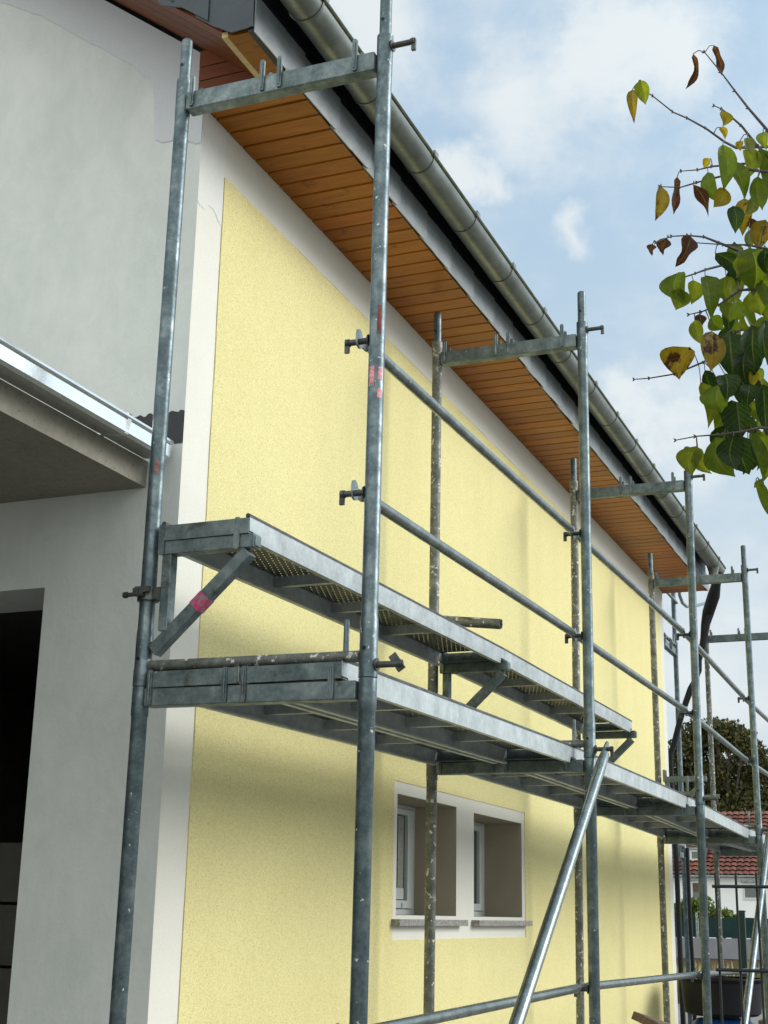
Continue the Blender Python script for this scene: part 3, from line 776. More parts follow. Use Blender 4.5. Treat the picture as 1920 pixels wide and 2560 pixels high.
# console brackets carrying the raised deck
def bracket(i, label, first=False):
    x, y, z, tx, ty = FR[i]
    root = empty('console_bracket', (x+tx*.45, y+ty*.45, z), label, 'bracket', 'console brackets on the inner standards')
    m = MB(); m.box(-.022, .022, -.368, -.045, .437, .479)
    for hy in (0, ): m.box(-.018, .018, -.372, -.3681, .441, .475)
    b0 = m.build('beam', M['frame_box'], root, smooth=False, bevel=.004)
    m = MB(); m.box(-.020, .020, -.085, -.053, .20, .4368); m.build('upright', M['frame_box'], root, smooth=False, bevel=.003)
    a = Vector((0, -.045, .150)); b = Vector((0, -.335, .420)); d = (b-a); L = d.length
    ang = math.atan2(d.z, d.y)
    Mx = Matrix.Translation(a) @ Matrix.Rotation(ang, 4, 'X')
    m = MB(); m.box(-.0195, .0195, -.015, L+.012, -.019, .019, Mx); st = m.build('strut', M['frame_box'], root, smooth=False, bevel=.003)
    if first:
        Mt = Mx
        m = MB(); m.box(-.0203, .0203, .172, .222, -.0195, .0195, Mt); m.build('reflective_tape', M['sticker2'], st, smooth=False)
        m = MB(); m.box(-.012, .0209, .166, .226, -.0202, -.0197, Mt); m.build('reflective_tape', M['redtape'], st, smooth=False)
    m = MB(); m.tube([(0, -.02, .162), (0, -.05, .162)], .010, 12); m.build('hook_pin', M['bolt'], root)
    for hy in (-.052, -.312):
        for sx_ in (-1, 1):
            h = MB(); xa = sx_*.0235; xb = sx_*.029
            h.prism([(hy-.010, .440), (hy-.006, .434), (hy+.006, .434), (hy+.010, .440), (hy+.010, .524), (hy+.006, .531), (hy-.006, .531), (hy-.010, .524)], 0, min(xa, xb), max(xa, xb))
            h.build('hook', M['frame_box'], root)
    # half coupler
    c = MB()
    c.pipe((0, 0, .298), (0, 0, .338), .033, .0247, 24)
    c.box(-.022, .022, -.055, -.028, .300, .336)
    c.box(-.055, -.030, .004, .022, .308, .330); c.tube([(-.046, .045, .312), (-.046, -.01, .312)], .007, 10); c.tube([(-.046, .045, .312), (-.046, .058, .312)], .010, 6)
    c.box(-.048, -.034, -.03, .02, .318, .336)
    c.build('coupler', M['bolt'], root)
    return root
bracket(0, 'console bracket with red tape on its strut, on the nearest inner standard', True)
bracket(1, 'console bracket on the inner standard before the windows, carrying the joint of the raised deck')
bracket(2, 'console bracket at the far end of the raised deck')
bracket(3, 'console bracket carrying no deck near the far corner of the yellow wall')

# wall tie tube at the second frame
m = MB(); m.pipe((2.52, WY-.003, .765), (2.52, -.338, .700), .0242, .020, 28)
tag(m.build('wall_tie_tube', M['tube_worn'], loc=(2.52, .1, .75)), 'paint-spattered tie tube sticking out of the yellow wall above the raised deck', 'tube')
m = MB(); m.pipe((9.99, -.12, .52), (9.99, .02, .515), .0200, .016, 20)
tag(m.build('tie_tube', M['rail'], loc=(9.99, -.1, .5)), 'short pale tube end beside the fifth frame beyond the corner', 'tube')

# black downpipe hose from the gutter outlet
pts = [(1797, 1437), (1790, 1462), (1784, 1490), (1771, 1530), (1764, 1560), (1760, 1595), (1754, 1628), (1748, 1650), (1748, 1676), (1738, 1700), (1727, 1722), (1716, 1752), (1705, 1785), (1695, 1820), (1684, 1862), (1676, 1886)]
P_ = []
for k, (u, v) in enumerate(pts): P_.append(atax(u, v, 0, 9.02+.6*min(1, k/3)+.05*k/15))
P_ += [Vector((P_[-1].x, P_[-1].y, P_[-1].z-.3)), Vector((P_[-1].x-.02, P_[-1].y-.02, .02)), Vector((P_[-1].x-.03, P_[-1].y-.03, GZ+.05))]
m = MB(); rr = [.040, .044, .060, .058, .045, .036, .030, .026, .026, .026, .032, .030, .028, .028, .026, .026, .025, .024, .024]
m.tube(P_, rr[:len(P_)], 16, sx=.8); tag(m.build('hose', M['hose'], loc=P_[0]), 'crumpled black plastic hose hanging from the gutter outlet to the ground', 'hose')
m = MB(); q = [atax(u, v, 1, .27) for u, v in ((1718, 2120), (1723, 2250), (1727, 2340), (1731, 2400))]
q += [Vector((q[-1].x, q[-1].y, GZ+.02))]
m.tube(q, .019, 14); tag(m.build('drainpipe', M['hose'], loc=q[-1]), 'straight black plastic pipe standing just right of the crosswise frame', 'pipe')

# ------------------------------------------------------------------ wire mesh fence close to the camera
FX, FYL, FT = .09, -1.667, -.527
root = empty('mesh_fence', (FX, FYL, GZ), 'dark green double-wire mesh fence panel close to the camera at the lower right edge', 'fence', world=True)
m = MB(); z = FT
while z > GZ+.1:
    for dx in (-.0065, .0065): m.tube([(FX+dx, FYL+.008, z), (FX+dx, FYL-2.4, z)], .0040, 8)
    z -= .2
for k in range(48): m.tube([(FX, FYL-.0505*k, GZ+.03), (FX, FYL-.0505*k, FT+.034)], .0031, 8)
m.build('wire_panel', M['green_steel'], root)
m = MB(); m.box(FX-.03, FX+.03, FYL-2.46, FYL-2.41, GZ, FT+.06); m.build('post', M['green_steel'], root)

# ------------------------------------------------------------------ tub, barrel, timber
def lathe(name, prof, mat, parent, loc, n=36):
    m = MB(); k = len(prof)
    vs = [(loc[0]+r_*math.cos(2*math.pi*i/n), loc[1]+r_*math.sin(2*math.pi*i/n), loc[2]+z_) for i in range(n) for r_, z_ in prof]
    fs = [(i*k+j, ((i+1) % n)*k+j, ((i+1) % n)*k+j+1, i*k+j+1) for i in range(n) for j in range(k-1)]
    m.add(vs, fs); return m.build(name, mat, parent, loc=loc)
BX, BY = 8.45, -.31
bar = empty('barrel', (BX, BY, GZ), 'blue plastic barrel under the black tub beyond the scaffold', 'barrel', world=True)
lathe('body', [(0, 0), (.24, 0), (.265, .03), (.27, .25), (.282, .27), (.282, .30), (.27, .32), (.27, .62), (.282, .64), (.282, .66), (.265, .70), (.25, .76), (.20, .80), (0, .80)], M['blue'], bar, (BX, BY, GZ))
lathe('lid', [(0, .80), (.13, .80), (.13, .825), (0, .825)], M['tub'], bar, (BX, BY, GZ))
tb = empty('mortar_tub', (BX, BY, GZ+.827), 'black round mortar tub standing on the blue barrel', 'tub', world=True)
lathe('body', [(0, 0), (.27, 0), (.30, .02), (.325, .25), (.34, .262), (.345, .27), (.335, .272), (.315, .255), (.29, .03), (0, .02)], M['tub'], tb, (BX, BY, GZ+.827))
lathe('rim', [(.333, .273), (.346, .273), (.350, .281), (.345, .288), (.333, .286)], M['hose'], tb, (BX, BY, GZ+.827))
m = MB(); Mx = Matrix.Translation(atax(1584, 2527, 1, -.42)) @ Matrix.Rotation(R(-11), 4, 'Z') @ Matrix.Rotation(R(10), 4, 'Y') @ Matrix.Rotation(R(20), 4, 'X')
m.box(0, 2.6, -.16, .0, -.045, 0, Mx); tag(m.build('timber_board', M['timber'], smooth=False, loc=Mx.translation, bevel=.004), 'rough brown timber board slanting up at the bottom edge before the yellow wall', 'board')
tz = GZ
for k in range(5):
    m = MB(); zz_ = GZ+.001+k*.155; m.box(9.0, 10.6, -1.35, -.50-random.uniform(0, .03), zz_, zz_+.145)
    tag(m.build('timber_beam', M['timber'], smooth=False, loc=(9, -.9, zz_), bevel=.006), 'weathered timber beam in the pile at the lower right edge, %s' % ['lowest', 'second from the ground', 'third from the ground', 'fourth from the ground', 'topmost'][k], 'beam', 'timber beams piled behind the fence')
m = MB(); mid = Matrix.Translation((9.5, -.70, GZ+.78))
for k, (dz, w_) in enumerate(((.03, .18), (.075, .16))): m.box(-.4, .4, -w_-.4, .0, dz-.03, dz+.008, mid)
tag(m.build('white_panel', M['pvc'], smooth=False, loc=(9.5, -.9, GZ+.78)), 'white panel lying on top of the timber pile', 'panel')

# ------------------------------------------------------------------ background
# green post with bracket
gp = atax(1862, 2430, 0, 12.0)
m = MB(); m.box(gp.x-.03, gp.x+.03, gp.y-.03, gp.y+.03, GZ, atax(1855, 2281, 0, 12.0).z); m.box(gp.x-.035, gp.x+.035, gp.y-.035, gp.y+.035, atax(1855, 2281, 0, 12.0).z+.0005, atax(1855, 2281, 0, 12.0).z+.02)
tag(m.build('fence_post', M['green_post'], loc=(gp.x, gp.y, GZ), smooth=False), 'dark green steel fence post between the mesh fence and the neighbour garden', 'post')
# screening fence, grey wall
X1 = 36.0
def yz(u, v, X): p = atax(u, v, 0, X); return p.y, p.z
ya, zt_ = yz(1600, 2292, X1); yb_, zb_ = yz(2300, 2345, X1)
zscr_t = yz(1800, 2294, X1)[1]; zscr_b = yz(1800, 2344, X1)[1]
sc_ = empty('privacy_fence', (X1, (ya+yb_)/2, GZ), 'dark green privacy mesh fence in front of the white neighbour house', 'fence', world=True)
y = ya+3; k = 0
while y > yb_-4:
    m = MB(); nn = 10
    for i in range(nn):
        y0 = y-2.2*i/nn; y1 = y-2.2*(i+1)/nn; s0 = .02*math.sin(i*1.3); s1 = .02*math.sin((i+1)*1.3)
        m.add([(X1+s0, y0, zscr_b), (X1+s1, y1, zscr_b), (X1+s1, y1, zscr_t+s1*.5), (X1+s0, y0, zscr_t+s0*.5), (X1+s0+.03, y0, zscr_b), (X1+s1+.03, y1, zscr_b), (X1+s1+.03, y1, zscr_t+s1*.5), (X1+s0+.03, y0, zscr_t+s0*.5)],
              [(0, 1, 2, 3), (4, 5, 6, 7), (3, 2, 6, 7), (0, 1, 5, 4), (0, 3, 7, 4), (1, 2, 6, 5)])
    m.build('screen_panel', M['screen'], sc_, smooth=False)
    m = MB(); m.tube([(X1-.05, y-2.25, GZ), (X1-.05, y-2.25, zscr_t+.12)], .035, 8); m.tube([(X1-.05, y-2.25, zscr_t+.1), (X1-.05, y-2.3, zscr_t+.14), (X1-.05, y-2.6, zscr_t+.14)], .02, 6); m.build('post', M['rail'], sc_)
    y -= 2.3
X2 = 30.0
z1_, z2_ = yz(1800, 2346, X2)[1], yz(1800, 2397, X2)[1]
ys1, ys2 = yz(1600, 2300, X2)[0]+3, yz(2300, 2300, X2)[0]-4
m = MB(); m.box(X2, X2+.15, ys2, ys1, z2_, z1_)
gw_ = empty('garden_wall', (X2, (ys1+ys2)/2, GZ), 'low grey concrete panel wall below the green privacy fence', 'wall', world=True)
m.build('panel', M['greywall'], gw_, smooth=False)
m = MB(); m.box(X2+.03, X2+.12, ys2, ys1, GZ, z2_-.001); m.build('footing', M['timber'], gw_, smooth=False)
m = MB(); y = ys1
while y > ys2: m.box(X2-.02, X2-.003, y-.03, y+.0, GZ, z1_+.02); y -= 1.1
m.build('joint_strip', M['green_steel'], gw_, smooth=False)
# weeds in front of the grey wall
def blades(name, x0, x1, y0, y1, n, h0, h1, cols, mat, wdt=.03):
    m = MB()
    for _ in range(n):
        x = random.uniform(x0, x1); y = random.uniform(y0, y1); h = random.uniform(h0, h1); a = random.uniform(0, 6.28); dx, dy = math.cos(a)*wdt, math.sin(a)*wdt
        lx, ly = random.gauss(0, .12)*h, random.gauss(0, .12)*h; c = random.choice(cols); t_ = random.uniform(.7, 1.3); c = (c[0]*t_, c[1]*t_, c[2]*t_, 0)
        m.add([(x-dx, y-dy, GZ), (x+dx, y+dy, GZ), (x+dx*.8+lx*.5, y+dy*.8+ly*.5, GZ+h*.6), (x+lx, y+ly, GZ+h), (x-dx*.8+lx*.5, y-dy*.8+ly*.5, GZ+h*.6)], [(0, 1, 2, 3, 4)], c)
    return m.build(name, mat, smooth=False)
zt = yz(1800, 2398, 26)[1]-GZ
tag(blades('dry_grass', 25.2, 27.5, ys2, ys1, 2600, zt*.55, zt*1.0, [(.16, .19, .05), (.42, .36, .18), (.10, .15, .04), (.50, .44, .27)], M['farleaf']), 'tall dry grass and weeds at the foot of the grey wall', 'grass', kind='stuff')

def foliage(blobs, n, size, cols, seed=1):
    rd = random.Random(seed); m = MB(); tot = sum(b[3]**2 for b in blobs)
    for (bx, by, bz, br) in blobs:
        for _ in range(int(n*br*br/tot)):
            while True:
                d = Vector((rd.uniform(-1, 1), rd.uniform(-1, 1), rd.uniform(-1, 1)))
                if .05 < d.length < 1: break
            d = d.normalized()*(rd.uniform(.45, 1.08)); p = Vector((bx, by, bz))+Vector((d.x*br, d.y*br, d.z*br*.85))
            s = size*rd.uniform(.5, 1.2); e = Euler((rd.uniform(0, 6.3), rd.uniform(0, 6.3), rd.uniform(0, 6.3))).to_matrix()
            c = rd.choice(cols); t_ = rd.uniform(.6, 1.35); c = (c[0]*t_, c[1]*t_, c[2]*t_, 0)
            m.add([p+e @ Vector(q)*s for q in ((-.5, 0, 0), (-.1, .35, .08), (.5, .1, 0), (.1, -.35, .05))], [(0, 1, 2, 3)], c)
    return m
# big autumnal tree behind the neighbour house
TX = 82.0
tr = []
rd = random.Random(3)
outline = [(1672, 1985, 38), (1690, 1925, 40), (1712, 1880, 45), (1745, 1845, 50), (1785, 1835, 45), (1822, 1838, 42), (1855, 1862, 42), (1885, 1895, 40), (1915, 1925, 40), (1950, 1985, 50), (1985, 2040, 45), (1700, 2040, 50), (1760, 1950, 70), (1830, 1950, 70), (1780, 2050, 75), (1880, 2040, 75), (1940, 2090, 60), (1720, 2110, 55), (1820, 2120, 80), (1900, 2130, 70), (1800, 1850, 42)]
blobs = []
for (u, v, r_) in outline:
    dd = rd.uniform(-2.2, 2.2); p = atax(u, v, 0, TX+dd); blobs.append((p.x, p.y, p.z, r_*(TX+5)/CF*1.02))
ctr = atax(1810, 2000, 0, TX)
tree2 = empty('tree', (ctr.x, ctr.y, GZ), 'large dark olive tree rising behind the red tiled house', 'tree', world=True)
foliage(blobs, 42000, .25, [(.055, .065, .014), (.08, .07, .016), (.04, .055, .012), (.13, .105, .028), (.02, .03, .008)], 5).build('crown', M['farleaf'], tree2, smooth=False)
m = MB(); m.tube([(ctr.x, ctr.y, GZ), (ctr.x, ctr.y, GZ+3), (ctr.x+.3, ctr.y, ctr.z), (ctr.x, ctr.y+.3, ctr.z+4)], [.5, .4, .25, .06], 12)
for b in blobs[:14]: m.tube([(ctr.x, ctr.y, GZ+3.0), ((ctr.x+b[0])/2, (ctr.y+b[1])/2, (GZ+3+b[2])/2+.5), (b[0], b[1], b[2])], [.22, .12, .03], 6)
m.build('trunk', M['bark'], tree2)
# hedge bushes before the neighbour house
for k, (u, v, rpx, lab) in enumerate(((1700, 2270, 32, 'round green garden bush just right of the yellow house corner'), (1748, 2272, 36, 'broad green garden bush behind the third outer standard'), (1800, 2290, 26, 'low wispy green bush under the white house wall'), (1835, 2300, 16, 'smallest sparse bush left of the dark green post'))):
    X = 42; p = atax(u, v, 0, X); r_ = rpx*(X+4)/CF
    rt = empty('bush', (p.x, p.y, GZ), lab, 'bush', 'bushes behind the privacy fence', world=True)
    bl = [(p.x+random.uniform(-.2, .2), p.y+random.uniform(-.6, .6)*r_, p.z+random.uniform(-.5, .35)*r_, r_*random.uniform(.45, .7)) for _ in range(8)]
    foliage(bl, 1400 if k < 2 else 600, .11, [(.10, .16, .02), (.15, .20, .03), (.07, .11, .02)], 10+k).build('foliage', M['farleaf'], rt, smooth=False)
    m = MB()
    for b in bl: m.tube([(p.x, p.y, GZ), (b[0], b[1], b[2]-.1), (b[0]+.05, b[1], b[2]+b[3])], [.04, .02, .008], 6)
    m.build('stem', M['bark'], rt)

# neighbour house
NX = 66.0
def npt(u, v): return atax(u, v, 0, NX)
eave = npt(1820, 2183).z; ridge = npt(1820, 2036).z
yl_, yr_ = npt(1560, 2200).y+3, npt(2500, 2200).y-6
nh = empty('neighbour_house', (NX, (yl_+yr_)/2, GZ), 'white neighbour house with red clay tile roof behind the scaffold', 'house', world=True)
m = MB(); m.box(NX, NX+9, yr_, yl_, GZ, eave); m.build('wall', M['housewhite'], nh, smooth=False)
# tiled roof as rolled tile courses
m = MB(); run = 4.2; rise = (ridge-eave)*1.18; pitch_n = 16; x0 = NX-.45; z0 = eave-.12
tw = .30; cnt = int((yl_-yr_+1.2)/tw)
for r_ in range(pitch_n):
    xa = x0+run*r_/pitch_n; xb = x0+run*(r_+1)/pitch_n+.05; za = z0+rise*r_/pitch_n+.05; zb = z0+rise*(r_+1)/pitch_n
    for c_ in range(cnt):
        y0 = yl_+.6-c_*tw; tn = random.uniform(.65, 1.2); cc = (tn, tn, tn, 1)
        prev = None
        for k in range(5):
            yy = y0-tw*k/4; hz = .05*math.sin(math.pi*k/4)**.7
            cur = ((xa, yy, za+hz), (xb, yy, zb+hz))
            if prev: m.add([prev[0], cur[0], cur[1], prev[1]], [(0, 1, 2, 3)], cc)
            prev = cur
m.quad((x0+.3, yl_+.5, z0+.02), (x0+.3, yr_-.5, z0+.02), (x0+run, yr_-.5, z0+rise-.03), (x0+run, yl_+.5, z0+rise-.03), (.4, .4, .4, 1))
m.quad((x0+run, yl_+.5, z0+rise-.01), (x0+run, yr_-.5, z0+rise-.01), (x0+run*2.2, yr_-.5, z0-.2), (x0+run*2.2, yl_+.5, z0-.2), (.8, .8, .8, 1))
m.build('roof', M['tiles'], nh, smooth=False)
m = MB(); m.tube([(NX-.5, yl_+.5, eave-.16), (NX-.5, yr_-.5, eave-.16)], .07, 10); m.build('eave_gutter', M['rail'], nh)
def nwin(u0, v0, u1, v1, lab, X=NX, shutter=0, parent=nh):
    a = atax(u0, v0, 0, X); b = atax(u1, v1, 0, X)
    m = MB(); t_ = .10; X0 = X-.06
    m.box(X0, X-.002, b.y, a.y, b.z, b.z+t_); m.box(X0, X-.002, b.y, a.y, a.z-t_, a.z); m.box(X0, X-.002, a.y-t_, a.y, b.z+t_, a.z-t_); m.box(X0, X-.002, b.y, b.y+t_, b.z+t_, a.z-t_)
    f = m.build('window', M['pvc'], parent, smooth=False)
    m = MB(); m.box(X-.02, X-.003, b.y+t_, a.y-t_, b.z+t_, a.z-t_); m.build('pane', M['glass'], f, smooth=False)
    if shutter:
        m = MB(); m.box(X-.05, X-.021, b.y+t_, a.y-t_, a.z-t_-shutter, a.z-t_); m.build('shutter', M['shutter'], f, smooth=False)
    m = MB(); m.box(X-.14, X-.0605, b.y-.08, a.y+.08, a.z+.01, a.z+.09); m.build('shutter_box', M['rail'], f, smooth=False)
nwin(1726, 2202, 1757, 2252, '', shutter=.42)
nwin(1856, 2207, 1905, 2250, '')
nwin(1990, 2207, 2040, 2250, '')
# dormer
a = atax(1716, 2118, 0, NX+.5); b = atax(1766, 2155, 0, NX+.5)
dm = MB(); dm.box(NX+.5, NX+4, b.y, a.y, b.z-.3, a.z+.25); dmo = dm.build('dormer', M['shutter'], nh, smooth=False)
m = MB(); m.box(NX+.3, NX+4.2, b.y-.2, a.y+.2, a.z+.252, a.z+.36); m.build('dormer_roof', M['tiles'], dmo, smooth=False)
nwin(1724, 2124, 1754, 2152, '', X=NX+.5, parent=dmo)

# ------------------------------------------------------------------ near tree with large leaves
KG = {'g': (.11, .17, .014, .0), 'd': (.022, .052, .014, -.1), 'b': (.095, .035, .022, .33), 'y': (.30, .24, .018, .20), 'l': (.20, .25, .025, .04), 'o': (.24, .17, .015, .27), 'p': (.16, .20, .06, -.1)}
LV = []
def leaf(mb, u0, v0, u1, v1, wpx, kind, d, rd, curl=None):
    A = at(u0, v0, d); B = at(u1, v1, d+rd.uniform(-.02, .02)); ax = B-A; L = ax.length; t = ax.normalized()
    side = t.cross(fwd).normalized(); tw = rd.uniform(-.5, .5)
    side = (Matrix.Rotation(tw, 3, t) @ side).normalized(); nrm = side.cross(t)
    w = wpx/2*d/CF/max(.55, math.cos(tw)); n = 9
    cu = curl if curl is not None else rd.uniform(-.4, .45); fold = rd.uniform(.1, .8); wav = rd.uniform(.03, .24); ph = rd.uniform(0, 6)
    kc = KG[kind]; tn = rd.uniform(.8, 1.25)
    wither = kind in 'b'
    cen = []; lef = []; rig = []; lm = []; rm = []
    bend = rd.uniform(-.24, .24)
    for i in range(n+1):
        s = i/n
        prof = (math.sin(math.pi*min(1, s**.72))**.85)*(1-.12*s) if s < 1 else 0
        if wither: prof *= .8+.35*math.sin(7*s+ph)
        if s > .86: prof = max(0, prof*.8)
        c = A+t*(L*s)+nrm*(cu*L*math.sin(math.pi*s)*.6)+side*(bend*L*math.sin(math.pi*s)); cen.append(c)
        for arr, sg, q in ((lef, -1, 1), (rig, 1, 1), (lm, -1, .5), (rm, 1, .5)):
            ww = w*prof*q
            off = nrm*(-abs(fold)*ww*(1.0 if q == 1 else .8)+wav*w*math.sin(6*s+ph+sg)*q)
            arr.append(c+side*(sg*ww*math.cos(fold*.6))+off)
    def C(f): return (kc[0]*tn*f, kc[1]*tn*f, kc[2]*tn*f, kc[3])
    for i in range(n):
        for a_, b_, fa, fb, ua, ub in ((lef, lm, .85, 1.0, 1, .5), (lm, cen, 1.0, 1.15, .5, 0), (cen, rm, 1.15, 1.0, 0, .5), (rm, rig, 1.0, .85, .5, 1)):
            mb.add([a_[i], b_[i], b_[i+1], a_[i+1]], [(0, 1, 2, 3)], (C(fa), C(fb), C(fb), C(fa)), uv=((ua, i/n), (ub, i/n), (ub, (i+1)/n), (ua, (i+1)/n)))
    return A
rdl = random.Random(11)
TW = [[(1762, 131), (1802, 181), (1838, 228), (1872, 271), (1920, 327), (2010, 430), (2120, 560)],
      [(1594, 217), (1632, 240), (1682, 280), (1720, 297), (1765, 322), (1812, 355), (1842, 370), (1920, 366), (2010, 390), (2120, 470)],
      [(1786, 265), (1804, 272), (1822, 287), (1855, 316), (1893, 365), (1960, 430), (2080, 540)],
      [(1703, 427), (1746, 425), (1780, 416), (1875, 408), (2000, 430), (2130, 520)],
      [(1651, 467), (1700, 468), (1745, 456), (1810, 440), (1875, 425), (2000, 440), (2130, 540)],
      [(1640, 605), (1680, 591), (1720, 589), (1760, 592), (1800, 607), (1850, 628), (1920, 665), (2050, 760)],
      [(1735, 607), (1810, 612), (1870, 613), (1920, 623), (2010, 650), (2120, 740)],
      [(1655, 711), (1670, 706), (1740, 684), (1765, 673), (1840, 655), (1930, 660), (2100, 780)],
      [(1722, 786), (1755, 780), (1800, 760), (1850, 725), (1930, 720), (2100, 840)],
      [(1586, 948), (1625, 946), (1688, 934), (1760, 905), (1840, 830), (1880, 818), (1960, 830), (2110, 930)],
      [(1690, 1101), (1740, 1090), (1810, 1085), (1860, 1078), (1900, 1070), (1980, 1075), (2120, 1130)],
      [(1900, 1200), (1940, 1180), (2020, 1180), (2130, 1230)]]
trunk_u = 2170
near = empty('tree', (at(trunk_u, 1500, 3.15).x, at(trunk_u, 1500, 3.15).y, GZ), 'tree with large drooping green, yellow and withered brown leaves reaching in from the right', 'tree', world=True)
bm_ = MB(); tps = []
for k, tw_ in enumerate(TW):
    d = 3.0+.05*((k*7) % 5)-.08
    P_ = [at(u+rdl.uniform(-1, 1), v+rdl.uniform(-1, 1), d+.04*i*(1 if k % 2 else -.3)) for i, (u, v) in enumerate(tw_)]
    n = len(P_); rr = [.0011+.0036*(i/(n-1))**1.3 for i in range(n)]
    bm_.tube(P_, rr, 8)
    for i, (u, v) in enumerate(tw_): tps.append((u, v, P_[i]))
    for i in range(len(tw_)-1):     # buds in pairs and points along the twig
        for q in range(5): 
            t_ = q/5; tps.append((tw_[i][0]*(1-t_)+tw_[i+1][0]*t_, tw_[i][1]*(1-t_)+tw_[i+1][1]*t_, P_[i].lerp(P_[i+1], t_)))
        if i < 5:
            p = P_[i]; dr = (P_[i+1]-P_[i]).normalized()
            for sg in (-1, 1):
                e = (upv*sg*.8+dr*-1.0).normalized(); bm_.tube([p, p+e*.003, p+e*.0065], [.0016, .0019, .0006], 6)
main = [Vector((at(trunk_u, 1500, 3.15).x, at(trunk_u, 1500, 3.15).y, GZ)), at(2190, 1900, 3.15), at(2180, 1450, 3.2), at(2150, 1000, 3.15), at(2140, 620, 3.1), at(2100, 380, 3.1)]
LVL = [(1733,134,1714,217,24,'b'),(1784,113,1803,183,26,'b'),(1601,200,1614,258,30,'l'),(1581,224,1585,303,24,'o'),(1804,276,1803,317,26,'y'),(1800,318,1812,347,14,'y'),
(1654,467,1638,547,30,'o'),(1693,442,1685,529,30,'b'),(1733,461,1769,537,24,'b'),(1770,430,1800,505,32,'g'),(1807,362,1808,470,42,'g'),(1824,402,1860,500,38,'g'),(1899,370,1912,484,50,'g'),(1865,372,1872,440,44,'l'),
(1850,352,1852,376,18,'y'),(1776,396,1761,419,18,'y'),(1812,470,1785,515,38,'y'),(1832,515,1838,580,34,'d'),(1860,495,1856,583,36,'o'),(1885,492,1862,535,26,'p'),(1875,545,1876,575,32,'b'),(1915,550,1895,622,48,'o'),(1878,572,1872,618,28,'g'),
(1668,595,1658,635,32,'b'),(1632,610,1630,638,24,'b'),(1727,590,1690,662,48,'b'),(1788,633,1845,712,40,'d'),(1877,619,1882,730,76,'g'),(1696,681,1712,752,58,'g'),(1700,722,1690,772,42,'l'),(1763,690,1778,787,54,'g'),(1733,700,1728,757,32,'l'),
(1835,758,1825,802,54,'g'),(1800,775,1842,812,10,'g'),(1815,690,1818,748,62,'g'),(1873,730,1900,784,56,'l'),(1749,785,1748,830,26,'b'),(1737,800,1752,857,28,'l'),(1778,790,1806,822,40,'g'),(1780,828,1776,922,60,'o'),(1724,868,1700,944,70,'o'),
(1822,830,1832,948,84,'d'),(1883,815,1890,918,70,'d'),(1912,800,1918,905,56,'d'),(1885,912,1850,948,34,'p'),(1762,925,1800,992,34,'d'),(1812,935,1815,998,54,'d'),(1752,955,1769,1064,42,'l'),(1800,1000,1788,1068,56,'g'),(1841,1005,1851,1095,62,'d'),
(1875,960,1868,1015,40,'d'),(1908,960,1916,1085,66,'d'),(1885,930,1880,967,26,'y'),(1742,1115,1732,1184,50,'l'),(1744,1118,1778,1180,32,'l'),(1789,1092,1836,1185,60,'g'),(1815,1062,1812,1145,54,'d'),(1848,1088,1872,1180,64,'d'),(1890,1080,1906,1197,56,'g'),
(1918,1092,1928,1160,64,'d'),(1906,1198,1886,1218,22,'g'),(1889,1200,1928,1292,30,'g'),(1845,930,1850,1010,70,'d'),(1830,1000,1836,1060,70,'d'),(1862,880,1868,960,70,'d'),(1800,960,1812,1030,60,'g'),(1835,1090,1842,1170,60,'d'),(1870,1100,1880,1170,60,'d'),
(1860,650,1850,715,50,'g'),(1905,700,1912,765,50,'g'),(1840,700,1836,752,46,'l'),(1895,440,1905,520,44,'g'),(1845,640,1842,690,40,'l'),(1915,620,1925,690,40,'d'),(1908,330,1916,372,26,'l'),(1868,345,1880,385,28,'p')]
lf = MB()
for (a, b, c_, d_, w_, kd) in LVL:
    d = 3.0+rdl.uniform(-.15, .15)
    near_pt = min(tps, key=lambda q: (q[0]-a)**2+(q[1]-(b-8))**2); dist = math.hypot(near_pt[0]-a, near_pt[1]-b)
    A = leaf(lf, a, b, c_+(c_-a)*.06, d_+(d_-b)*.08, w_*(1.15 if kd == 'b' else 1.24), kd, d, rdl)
    if dist < 75:
        T_ = near_pt[2]; midp = (A+T_)/2+upv*.006
        bm_.tube([T_, T_.lerp(midp, .6), midp, A], [.0014, .0011, .0010, .0010], 5)
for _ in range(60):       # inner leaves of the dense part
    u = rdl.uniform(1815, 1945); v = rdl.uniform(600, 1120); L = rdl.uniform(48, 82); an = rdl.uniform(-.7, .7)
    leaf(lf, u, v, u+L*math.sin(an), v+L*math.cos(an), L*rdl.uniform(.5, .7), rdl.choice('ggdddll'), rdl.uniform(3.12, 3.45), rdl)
for _ in range(230):      # the rest of the crown, to the right of the photograph's edge
    u = rdl.uniform(1950, 2420); v = rdl.uniform(200, 1420)
    if u < 1990 and not (330 < v < 1200): continue
    L = rdl.uniform(60, 115); an = rdl.uniform(-.5, .5)
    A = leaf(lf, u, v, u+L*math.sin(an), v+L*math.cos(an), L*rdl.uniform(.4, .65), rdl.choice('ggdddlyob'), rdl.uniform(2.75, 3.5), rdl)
for _ in range(26):
    u0_, v0_ = rdl.uniform(2000, 2350), rdl.uniform(250, 1300)
    bm_.tube([at(2150, v0_+150, 3.15), at((u0_+2150)/2, v0_+60, 3.15), at(u0_, v0_, rdl.uniform(2.9, 3.3))], [.008, .004, .0015], 6)
lf.build('crown', M['leaf'], near)
bm_.build('branches', M['bark'], near)
m = MB(); m.tube(main, [.06, .05, .04, .028, .015, .006], 14); m.build('trunk', M['bark'], near)

